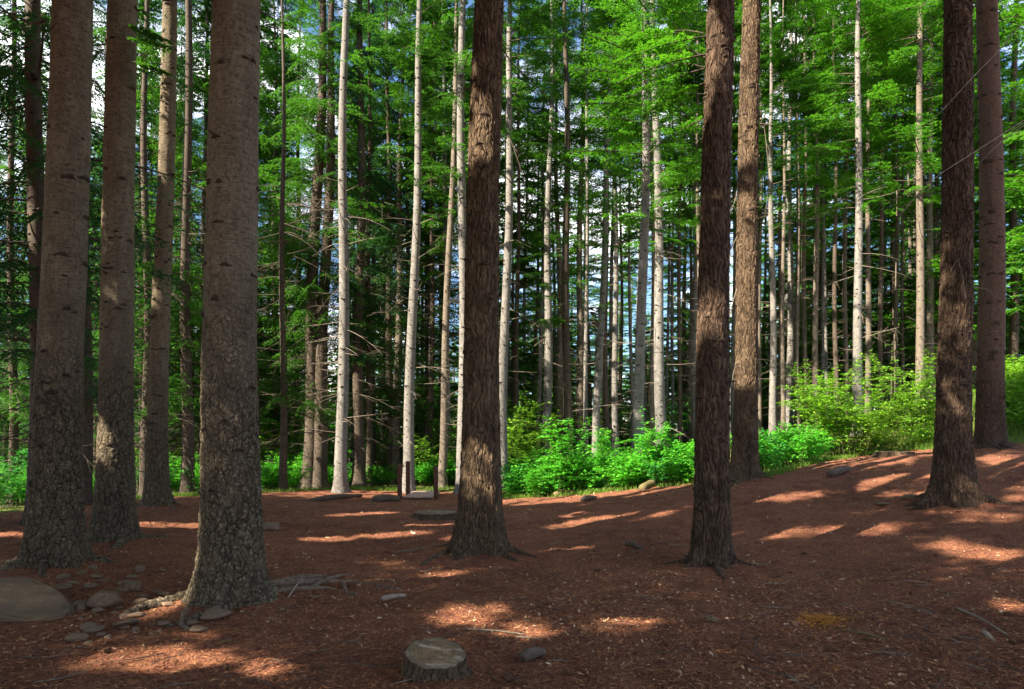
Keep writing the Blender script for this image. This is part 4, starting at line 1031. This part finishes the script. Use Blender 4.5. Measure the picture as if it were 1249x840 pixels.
# ------------------------------------------------------------------ grass fringe (stuff)
def grass():
    rg = np.random.default_rng(8); mb = MB(); V = []
    n = 26000
    x = rg.uniform(-18, 17, n); off = rg.exponential(.55, n) - .25
    y = edge_y(x) + off
    keep = (perlin(np.stack([x * .9, y * .9, x * 0], -1)) + .18 + .25 * (off > .2) > rg.uniform(-.1, .35, n))
    keep &= ~((x > -3.4) & (x < -1.6) & (y < 21.5))
    x = np.r_[x[keep], rg.uniform(11.2, 17.5, 9000)]; y = np.r_[y[keep], rg.uniform(17, 23.5, 9000)]; n = len(x); z = gz(x, y)
    a = rg.uniform(0, 2 * pi, n); h = rg.uniform(.04, .16, n) * np.where((x > 11) & (y > 17.2), 2.0, 1); w = rg.uniform(.004, .010, n); ln = rg.uniform(.2, .9, n) * h
    d = np.stack([np.cos(a), np.sin(a), 0 * a], -1); s = np.stack([-np.sin(a), np.cos(a), 0 * a], -1)
    p = np.stack([x, y, z - .01], -1)
    m = p + d * (ln * .3)[:, None] + np.array([0, 0, 1.]) * (h * .6)[:, None]; t = p + d * ln[:, None] + np.array([0, 0, 1.]) * h[:, None]
    v = np.stack([p - s * w[:, None], p + s * w[:, None], m + s * w[:, None] * .7, m - s * w[:, None] * .7, t], 1).reshape(-1, 3)
    k = np.arange(n)[:, None] * 5
    mb.add(v, k + np.array([0, 1, 2, 3]), k + np.array([3, 2, 4]), smooth=False)
    o = link('grass', mb.mesh('grass', [M['grass']])); tag(o, 'short yellow-green grass fringing the clearing', 'grass', kind='stuff')
grass()

# ------------------------------------------------------------------ forest litter (stuff)
def litter():
    rg = np.random.default_rng(9)
    # chips: bits of leaf, bark and cone scales
    mb = MB(); n = 64000
    Y = 3.3 + 14 * rg.uniform(size=n) ** 1.7; x = rg.uniform(-.80, .80, n) * Y
    f = perlin(np.stack([x * .8, Y * .8, x * 0 + 3], -1)) + .9 * np.exp(-(((x - 1.7) / 1.2) ** 2 + ((Y - 7.3) / .9) ** 2)) + .6 * np.exp(-(((x - 1.2) / 1.3) ** 2 + ((Y - 5.6) / .8) ** 2))
    k = f > rg.uniform(-.25, .75, n); k &= Y < edge_y(x); x = x[k]; Y = Y[k]; n = len(x)
    z = gnd_z(x, Y) + .006
    a = rg.uniform(0, 2 * pi, n); l = (rg.gamma(2.2, .0042, n) + .003) * (.55 + .06 * Y); w = l * rg.uniform(.25, .7, n)
    d = np.stack([np.cos(a), np.sin(a), rg.normal(size=n) * .3], -1); s = np.stack([-np.sin(a), np.cos(a), rg.normal(size=n) * .3], -1)
    p = np.stack([x, Y, z], -1)
    v = np.stack([p - d * l[:, None], p - s * w[:, None] * .9, p + d * l[:, None], p + s * w[:, None] + d * (l * .3)[:, None]], 1)
    v[:, 1, 2] += .004; v[:, 2, 2] += rg.uniform(0, .012, n)
    mb.add(v.reshape(-1, 3), np.arange(n * 4).reshape(-1, 4), m=0, smooth=False)
    tag(link('leaf_litter', mb.mesh('leaf_litter', [M['chips']])), 'tan scraps of leaves and bark scattered over the forest floor', 'litter', kind='stuff')
    mb = MB(); n = 90000
    Y = 3.3 + 8.5 * rg.uniform(size=n) ** 1.5; x = rg.uniform(-.80, .80, n) * Y
    z = gnd_z(x, Y) + .004
    a = rg.uniform(0, 2 * pi, n); l = rg.uniform(.012, .038, n); w = rg.uniform(.0014, .0036, n)
    d = np.stack([np.cos(a), np.sin(a), rg.normal(size=n) * .22], -1); s = np.stack([-np.sin(a), np.cos(a), rg.normal(size=n) * .4], -1)
    p = np.stack([x, Y, z], -1)
    v = np.stack([p - d * l[:, None], p - s * w[:, None], p + d * l[:, None], p + s * w[:, None]], 1); v[:, 1::2, 2] += .003
    mb.add(v.reshape(-1, 3), np.arange(n * 4).reshape(-1, 4), smooth=False)
    tag(link('fallen_needles', mb.mesh('fallen_needles', [M['needles']])), 'red-brown fallen fir needles covering the foreground floor', 'needles', kind='stuff')
litter()

# ------------------------------------------------------------------ stones, boulder, stumps, logs, sticks
def icosph(n=3):
    import bmesh
    bm = bmesh.new(); bmesh.ops.create_icosphere(bm, subdivisions=n, radius=1)
    v = np.array([x.co[:] for x in bm.verts]); t = np.array([[q.index for q in f.verts] for f in bm.faces]); bm.free(); return v, t
def stone_mesh(rg, sx, sy, sz, sub=3, cuts=9, rough=.08, mat='stone', name='stone'):
    v, t = icosph(sub)
    for _ in range(cuts):
        n = rg.normal(size=3); n[2] = abs(n[2]) * .8; n /= np.linalg.norm(n); dd = rg.uniform(.55, .85)
        s = v @ n; over = np.maximum(0, s - dd); v = v - n * (over * .92)[:, None]
    v = v * (1 + rough * fbm(v * 1.7 + rg.uniform(0, 40), 3))[:, None]
    v = v * np.array([sx, sy, sz]); mb = MB(); mb.add(v, None, t, smooth=sub < 4); return mb.mesh(name, [M[mat]])
def boulder_mat():
    m, nt, out = newmat('boulder_rock'); N = NT(nt); vec = N.objco()
    lay = N.noise(N.mapping(vec, (1.2, 3, 9)), 2.0, 5, .6); f = N.noise(vec, 30, 6, .7); b = N.noise(vec, 3, 4, .6)
    c = N.mix(N.ramp(lay, [(.35, 0.), (.65, 1.)]), (.11, .07, .038), (.27, .18, .10))
    c = N.mix(N.ramp(b, [(.45, 0.), (.7, .7)]), c, (.12, .082, .052)); c = N.mix(N.ramp(f, [(.3, .6), (.5, 0.)]), c, (.11, .08, .06))
    bs = N.n('ShaderNodeBsdfPrincipled'); bs.inputs['Roughness'].default_value = .8; N.l(c, bs.inputs['Base Color']); N.l(N.bump(N.math('ADD', lay, N.math('MULTIPLY', f, .6)), 1.0, .03), bs.inputs['Normal']); N.l(bs.outputs[0], out.inputs[0]); return m
M['boulder'] = boulder_mat()
def boulder():
    # wedge-shaped slab: ridge at the back left, long smooth face, blunt right end
    import bmesh
    P = [(-.8, .10, .23), (.12, .12, .26), (.40, .08, .18), (.55, -.02, .085), (.50, -.05, -.06), (.03, -.17, .07), (.30, -.14, .03), (-.8, -.20, .10), (-.8, -.14, -.08), (.1, -.10, -.08), (-.8, .35, -.08), (.45, .30, -.08), (.1, .32, .10)]
    bm = bmesh.new()
    for q in P: bm.verts.new(q)
    bmesh.ops.convex_hull(bm, input=bm.verts[:])
    bmesh.ops.bevel(bm, geom=bm.edges[:], offset=.014, segments=2, affect='EDGES')
    bmesh.ops.triangulate(bm, faces=bm.faces[:])
    for _ in range(3):
        bmesh.ops.subdivide_edges(bm, edges=[e for e in bm.edges if e.calc_length() > .02], cuts=1)
        bmesh.ops.triangulate(bm, faces=bm.faces[:])
        bmesh.ops.smooth_vert(bm, verts=bm.verts[:], factor=.04, use_axis_x=True, use_axis_y=True, use_axis_z=True)
    v = np.array([x.co[:] for x in bm.verts]); bm.verts.index_update(); t = [[q.index for q in f.verts] for f in bm.faces]; bm.free()
    n_ = fbm(v * np.array([3, 3, 9.]) + 3, 3) * .022 + fbm(v * 22, 4) * .007
    v = v + np.array([.1, -.5, .85]) * n_[:, None]
    mb = MB(); mb.add(v, None, t)
    p = hit(10, 760)
    o = link('boulder', mb.mesh('boulder', [M['boulder']]), None, p + np.array([-.15, .16, .01])); o.rotation_euler = (R(6), R(4), R(4)); o.scale = (.95, 1, 1.12)
    tag(o, 'smooth tan wedge-shaped boulder lying at the left edge', 'boulder')
boulder()
rgst = np.random.default_rng(12)
STN = [stone_mesh(rgst, 1, rgst.uniform(.6, .9), rgst.uniform(.25, .5)) for _ in range(7)]
def stone(px, py, s, lab, group, z=0.2):
    p = hit(px, py); p[2] = float(gnd_z(np.array([p[0]]), np.array([p[1]]))[0])
    o = link('stone', STN[rgst.integers(7)], None, p + np.array([0, 0, s * z])); o.scale = (s, s, s); o.rotation_euler = (rgst.normal() * .12, rgst.normal() * .12, rgst.uniform(0, 6.28)); tag(o, lab, 'stone', group)
for (px, py, s, lab) in [(130, 738, .20, 'wide flat stone between the boulder and thickest fir'), (155, 765, .11, 'flat pale stone in front of the thickest fir left root'), (262, 756, .14, 'rounded stone at the foot of the thickest fir'), (160, 718, .13, 'slab-like stone left of the thickest fir'), (192, 721, .05, 'small upright stone beside the thickest fir left root'), (112, 772, .09, 'grey lumpy stone right of the boulder'),
                         (331, 645, .22, 'low dark rock just right of the thickest fir at mid clearing'), (1108, 610, .12, 'small rock left of the very dark trunk'), (1075, 616, .10, 'small rock on the slope left of the very dark trunk'), (870, 757, .08, 'flat mossy stone below the red-brown trunk')]:
    stone(px, py, s, lab, 'larger stones on the clearing')
for _ in range(60):
    px = rgst.normal(150, 55); py = rgst.uniform(695, 785)
    if 225 < px < 330 and py < 745: continue
    stone(px, py, rgst.uniform(.025, .085), 'small flat stone among others between the boulder and thickest fir', 'small stones by the thickest fir')
for _ in range(16):
    stone(rgst.uniform(290, 350), rgst.uniform(740, 757), rgst.uniform(.015, .035), 'small stone in the row in front of the thickest fir foot', 'pebbles in front of the thickest fir')
for _ in range(26):
    stone(rgst.normal(830, 40), rgst.uniform(672, 715), rgst.uniform(.012, .03), 'little pebble by the foot of the red-brown trunk', 'pebbles by the red-brown trunk')

def cut_mat():
    m, nt, out = newmat('cut_wood'); N = NT(nt); vec = N.objco()
    n = N.noise(vec, 7, 5, .6)
    ln = N.n('ShaderNodeVectorMath', operation='LENGTH'); N.l(N.mapping(vec, (1, 1, 0)), ln.inputs[0])
    rings = N.math('SINE', N.math('MULTIPLY', N.math('ADD', ln.outputs['Value'], N.math('MULTIPLY', n, .05)), 260))
    c = N.mix(N.ramp(n, [(.35, 0.), (.65, 1.)]), (.16, .09, .042), (.33, .205, .10))
    c = N.mix(N.math('MULTIPLY', N.ramp(rings, [(.2, 1.), (.9, 0.)]), .22), c, (.15, .10, .05))
    crk = N.noise(N.mapping(vec, (2.2, 9, 1)), 3.5, 3, .5, .4); c = N.mix(N.ramp(N.math('ABSOLUTE', N.math('SUBTRACT', crk, .5)), [(0, .9), (.02, 0.)]), c, (.05, .03, .018))
    edge = N.ramp(ln.outputs['Value'], [(.12, 0.), (.165, .8)]); c = N.mix(edge, c, (.16, .11, .07))
    c = N.mix(N.ramp(N.noise(N.mapping(vec, (1, 4, 1)), 6, 4, .6), [(.55, 0.), (.68, .8)]), c, (.50, .42, .31))
    c = N.mix(N.ramp(N.noise(vec, 4.5, 3), [(.5, 0.), (.62, .5)]), c, (.16, .10, .055))
    bs = N.n('ShaderNodeBsdfPrincipled'); bs.inputs['Roughness'].default_value = .8; N.l(c, bs.inputs['Base Color']); N.l(N.bump(N.math('ADD', n, N.math('MULTIPLY', rings, .2)), .7, .01), bs.inputs['Normal']); N.l(bs.outputs[0], out.inputs[0]); return m
M['cut'] = cut_mat()
M['stump_bark'] = bark_fibrous('stump_bark', (.025, .016, .010), (.095, .062, .038), (.17, .115, .07), .010)
def stump(p, r, h, lab, seed, tilt=(0, 0), bark='stump_bark', rim=.9):
    rg = np.random.default_rng(seed); root = empty('tree_stump', p, lab, 'stump')
    n = 96; th = np.arange(n) * 2 * pi / n
    zs = np.linspace(-.12, 1, 26)
    T, Z = np.meshgrid(th, zs); off = rg.uniform(0, 30)
    rr = r * (1 + .20 * np.exp(-np.maximum(Z, 0) / .3) * (1 + .3 * np.cos(4 * T + 1)) + .07 * fbm(np.stack([np.cos(T) * 1.2 + off, np.sin(T) * 1.2, Z * .3], -1), 2) + .05 * fbm(np.stack([np.cos(T) * 4 + off, np.sin(T) * 4, Z * .6], -1), 3))
    def hz(x, y, zf): return h * zf + zf * (tilt[0] * x + tilt[1] * y)
    X = np.cos(T) * rr; Yy = np.sin(T) * rr
    Zz = np.where(Z > 0, hz(X, Yy, Z), Z * .8)
    Zz[-1] += .014 * fbm(np.stack([np.cos(th) * 3 + off, np.sin(th) * 3, th * 0], -1), 4) - .012 * np.maximum(0, fbm(np.stack([np.cos(th) * 6 + off, np.sin(th) * 6, th * 0 + 3], -1), 2))
    v = np.stack([X, Yy, Zz], -1); v[-1, :, :2] *= .965
    k = len(zs); i, j = np.meshgrid(np.arange(k - 1), np.arange(n), indexing='ij'); i = i.ravel(); j = j.ravel(); j2 = (j + 1) % n
    mb = MB(); mb.add(v, np.c_[i * n + j, i * n + j2, (i + 1) * n + j2, (i + 1) * n + j]); link('bark', mb.mesh('stump_bark', [M[bark]]), root)
    mb = MB(); rows = []
    for f in np.linspace(1, 0.0, 14)[:-1]:
        x = v[-1, :, 0] * f * .995; y = v[-1, :, 1] * f * .995
        z = hz(x, y, 1.0) - .004 + .012 * fbm(np.stack([x * 14, y * 14, x * 0 + off], -1), 3) - (.010 if f > .93 else 0)
        if f == 1: z = v[-1, :, 2] - .003
        rows.append(np.stack([x, y, z], -1))
    rows = np.array(rows); kk = len(rows); vv = np.r_[rows.reshape(-1, 3), [[0, 0, h - .004]]]
    i, j = np.meshgrid(np.arange(kk - 1), np.arange(n), indexing='ij'); i = i.ravel(); j = j.ravel(); j2 = (j + 1) % n
    t = np.c_[(kk - 1) * n + np.arange(n), (kk - 1) * n + (np.arange(n) + 1) % n, np.full(n, kk * n)]
    mb.add(vv, np.c_[i * n + j, i * n + j2, (i + 1) * n + j2, (i + 1) * n + j], t); link('cut_face', mb.mesh('cut_face', [M['cut']]), root)
    return root
p = hit(531, 822); stump(p, .190, .13, 'sawn tree stump with pale weathered top at the bottom centre', 1, (-.10, .20))
p = hit(1091, 556); stump(p, .38, .10, 'low wide sawn stump on the sunny slope top below the big bush', 2)
p = hit(532, 630); stump(p, .40, .09, 'low flat worn stump on the clearing left of the furrowed centre trunk', 3, bark='stump_bark')

def log(px0, py0, px1, py1, r, lab, mat, name='fallen_log', cat='log', bend=.04):
    a = hit(px0, py0); b = hit(px1, py1); rg = np.random.default_rng(int(px0)); t = np.linspace(0, 1, 14)[:, None]
    Q = a + (b - a) * t; Q[:, 2] = gz(Q[:, 0], Q[:, 1]) + r * .55; Q[:, 2] += bend * np.sin(t[:, 0] * 3)
    mb = MB(); o0 = Q[0].copy(); tube(mb, Q - o0, r * (1 + .15 * np.sin(t[:, 0] * 5)), 14, rough=.06, rg=rg)
    return tag(link(name, mb.mesh(name, [M[mat]]), None, o0), lab, cat)
log(456, 612, 486, 611, .09, 'short weathered log lying left of the footbridge', 'wood_old')
log(783, 598, 812, 590, .085, 'mossy log end at the edge of the bright low plants', 'moss')
log(676, 606, 700, 603, .07, 'small mossy log under the leafy sapling', 'moss')
log(708, 612, 728, 610, .05, 'thin half-buried log right of the small mossy log', 'wood_old')
log(1012, 582, 1036, 575, .07, 'dark log lying on the slope below the big bush', 'wood_old')
log(380, 612, 440, 606, .06, 'low root-like log in front of the pale mossy-footed fir', 'wood_old')
log(765, 664, 782, 671, .035, 'short broken branch piece lying left of the red-brown trunk', 'wood_old', 'broken_branch', 'branch', .01)
log(636, 808, 662, 801, .035, 'dark curled piece of bark right of the stump', 'wood_old', 'bark_piece', 'bark', .02)
log(465, 733, 494, 728, .022, 'bleached knobbly root piece in front of the spreading roots', 'bleached', 'root_piece', 'wood', .01)
log(628, 778, 662, 782, .006, 'thin tan stick lying right of the stump behind the dark bark piece', 'twig_pale', 'stick', 'stick', .01)
log(345, 742, 372, 706, .008, 'pale stick leaning over the roots of thickest fir', 'bleached', 'stick', 'stick', .04)
log(565, 768, 640, 775, .006, 'long thin pale stick just behind the stump', 'twig_pale', 'stick', 'stick', .01)
log(1020, 768, 1082, 782, .009, 'greenish stick trailing from the orange needles', 'moss', 'stick', 'stick', .01)
log(1165, 742, 1230, 778, .007, 'slightly curved stick in the dark right foreground', 'twig_pale', 'stick', 'stick', .02)
log(1200, 772, 1212, 784, .016, 'short thick pale chip of wood in the right foreground', 'bleached', 'wood_chip', 'wood', .0)
# green moss hummock round the pale fir's foot is grass-clad soil: part of the ground cover
TW = []
for v in range(8):
    rg = np.random.default_rng(60 + v); mb = MB(); t = np.linspace(0, 1, 9); L = rg.uniform(.16, .45)
    pts = np.stack([L * (t - .5), .12 * L * np.sin(t * rg.uniform(2, 5) + rg.uniform(0, 3)), .006 + .02 * L * np.sin(t * 3)], -1)
    tube(mb, pts, np.linspace(.0045, .002, 9), 5)
    for _ in range(rg.integers(0, 4)):
        i = rg.integers(2, 8); dv = np.array([rg.uniform(.3, 1), rg.uniform(-1, 1), rg.uniform(0, .3)]); tube(mb, [pts[i], pts[i] + dv * L * .12, pts[i] + dv * L * .25], [.0028, .0022, .001], 4)
    TW.append(mb.mesh('fallen_twig', [M['twig_pale' if v % 2 else 'wood_old']]))
for (x0, x1, y0, y1, n, lab) in [(340, 830, 690, 840, 34, 'thin fallen twig on the centre foreground floor'), (900, 1249, 670, 840, 44, 'thin fallen twig on the right foreground floor'), (0, 340, 770, 840, 10, 'thin fallen twig on the left foreground floor'), (640, 860, 640, 690, 10, 'thin fallen twig between the centre and red-brown trunks')]:
    for _ in range(n):
        p = hit(rgst.uniform(x0, x1), rgst.uniform(y0, y1)); p[2] = float(gnd_z(p[0:1], p[1:2])[0]) + .004
        o = link('fallen_twig', TW[rgst.integers(8)], None, p); o.rotation_euler = (0, rgst.normal() * .05, rgst.uniform(0, 6.28)); s = rgst.uniform(.6, 1.2); o.scale = (s, s, s)
        tag(o, lab, 'twig', 'fallen twigs: ' + lab[21:])
# fir cones lying about
M['cone'] = simple('cone_scales', (.16, .08, .04), (.07, .032, .018), 60)
cm = MB(); v_, t_ = icosph(3); ct_ = np.arctan2(v_[:, 1], v_[:, 0])
v_ = v_ * (1 + .13 * np.sign(np.sin(5 * ct_ + 9 * v_[:, 2])) * np.sqrt(np.maximum(0, 1 - v_[:, 2] ** 2)))[:, None]; v_ = v_[:, [2, 1, 0]] * np.array([.045, .017, .017]); v_[:, 1:] *= (1 - .35 * np.clip(v_[:, :1] / .045, -.3, 1))
cm.add(v_, None, t_, smooth=False); CONE = cm.mesh('fir_cone', [M['cone']])
for (x0, x1, y0, y1, n, lab) in [(360, 820, 690, 840, 12, 'small brown fir cone on the centre foreground floor'), (900, 1249, 640, 840, 14, 'small brown fir cone on the right foreground floor'), (20, 340, 770, 840, 6, 'small brown fir cone on the left foreground floor')]:
    for _ in range(n):
        p = hit(rgst.uniform(x0, x1), rgst.uniform(y0, y1)); p[2] = float(gnd_z(p[0:1], p[1:2])[0]) + .013
        o = link('fir_cone', CONE, None, p); o.rotation_euler = (0, rgst.normal() * .15, rgst.uniform(0, 6.28)); tag(o, lab, 'cone', 'fir cones: ' + lab[20:])
# orange dead fir spray
p = hit(1003, 757)
mb = MB(); rg = np.random.default_rng(5); n = 1100
x = rg.normal(size=n) * .12 * np.where(rg.uniform(size=n) < .3, 1.8, .7); y = rg.normal(size=n) * .13 + .25 * x; a = rg.normal(.5, .9, n)
z = gnd_z(p[0] + x, p[1] + y) - p[2] + rg.uniform(.006, .022, n)
d = np.stack([np.cos(a), np.sin(a), rg.normal(size=n) * .25], -1); q_ = np.stack([-np.sin(a), np.cos(a), rg.normal(size=n) * .4], -1)
c_ = np.stack([x, y, z], -1); l = rg.uniform(.007, .02, n)[:, None]; w_ = rg.uniform(.002, .0045, n)[:, None]
mb.add(np.stack([c_ - d * l, c_ - q_ * w_, c_ + d * l, c_ + q_ * w_], 1).reshape(-1, 3), np.arange(n * 4).reshape(-1, 4), m=0, smooth=False)
for k in range(5):
    a = rg.uniform(-.6, 1.6); o_ = rg.normal(size=2) * .03; t = np.linspace(-1, 1, 6)[:, None]; P_ = np.c_[o_[0] + cos(a) * t * .07, o_[1] + sin(a) * t * .07]
    tube(mb, np.c_[P_, gnd_z(p[0] + P_[:, 0], p[1] + P_[:, 1]) - p[2] + .014], .0025, 4)
tag(link('dead_fir_spray', mb.mesh('dead_fir_spray', [M['orange']]), None, p), 'patch of orange dead needles on the right foreground floor', 'dead spray')

# ------------------------------------------------------------------ wooden footbridge at the back
def box(mb, a, b, m=0, bev=.006):
    import bmesh
    bm = bmesh.new(); bmesh.ops.create_cube(bm, size=1); a = np.array(a); b = np.array(b)
    for v in bm.verts: v.co = tuple((a + b) / 2 + np.array(v.co[:]) * (b - a))
    bmesh.ops.bevel(bm, geom=bm.edges[:], offset=bev, segments=1, affect='EDGES'); bm.verts.index_update()
    vv = [x.co[:] for x in bm.verts]; q = [[w.index for w in f.verts] for f in bm.faces if len(f.verts) == 4]; t = [[w.index for w in f.verts] for f in bm.faces if len(f.verts) == 3]
    mb.add(vv, q, t, m, smooth=False); bm.free()
fb = hit(510, 609); br = empty('footbridge', fb, 'small wooden footbridge with pale deck and dark posts at the back of the clearing', 'footbridge')
sc = fb[1] / F
mb = MB()
for i in range(9): box(mb, (-18 * sc, .02 + i * .2, .03), (18 * sc, .20 + i * .2, .075))
box(mb, (-17 * sc, 0, -.12), (-13 * sc, 1.8, .028)); box(mb, (13 * sc, 0, -.12), (17 * sc, 1.8, .028))
link('deck', mb.mesh('deck', [M['deck']]), br)
for (x, y, h) in [(-22 * sc, -.05, .95), (-18.7 * sc, .9, .98), (22 * sc, -.05, .92)]:
    mb = MB(); box(mb, (x - .055, y - .055, -.3), (x + .055, y + .055, h), bev=.012); link('post', mb.mesh('post', [M['post']]), br)
mb = MB(); box(mb, (-18 * sc, -.10, -.1), (18 * sc, -.03, .05)); link('step', mb.mesh('step', [M['post']]), br)

# ------------------------------------------------------------------ world, sun, camera
w = bpy.data.worlds.new('World'); S.world = w; w.use_nodes = True
nt = w.node_tree; nt.nodes.clear(); N = NT(nt)
sky = N.n('ShaderNodeTexSky'); sky.sky_type = 'NISHITA'; sky.sun_disc = False; sky.sun_elevation = R(SUN_EL); sky.sun_rotation = R(SUN_AZ)
sky.air_density = 1.0; sky.dust_density = .6; sky.ozone_density = 2.0
tc = N.n('ShaderNodeTexCoord').outputs['Generated']
cl = N.noise(N.mapping(tc, (1, 1, 2.2)), 2.6, 6, .6, .3)
mask = N.ramp(cl, [(.49, 0.), (.64, 1.)])
c = N.mix(mask, N.mix(1.0, sky.outputs[0], (.80, .92, 1.05), 'MULTIPLY'), (14.4, 14.0, 13.6))
bg = N.n('ShaderNodeBackground'); bg.inputs[1].default_value = .064; N.l(c, bg.inputs[0])
ow = N.n('ShaderNodeOutputWorld'); N.l(bg.outputs[0], ow.inputs[0])
sl = bpy.data.lights.new('sun', 'SUN'); sl.energy = 5.0; sl.angle = R(.5); sl.color = (1.0, .89, .70)
so = link('sun', sl); 
from mathutils import Vector
so.rotation_euler = Vector(TOSUN).to_track_quat('Z', 'Y').to_euler()
cam = bpy.data.cameras.new('camera'); co = link('camera', cam, None, (0, 0, CH)); co.rotation_euler = (R(90), 0, 0)
cam.sensor_width = 36; cam.lens = 24; cam.shift_y = (HZ - 420) / 1249; cam.clip_end = 2000; cam.clip_start = .05
S.camera = co
vs = S.view_settings; vs.view_transform = 'Standard'; vs.look = 'None'; vs.exposure = 2.05; vs.gamma = 1; vs.use_curve_mapping = False
S.render.engine = 'CYCLES'
cy = S.cycles; cy.max_bounces = 8; cy.diffuse_bounces = 4; cy.glossy_bounces = 2; cy.transmission_bounces = 3; cy.transparent_max_bounces = 4; cy.use_denoising = True; cy.sample_clamp_indirect = 6
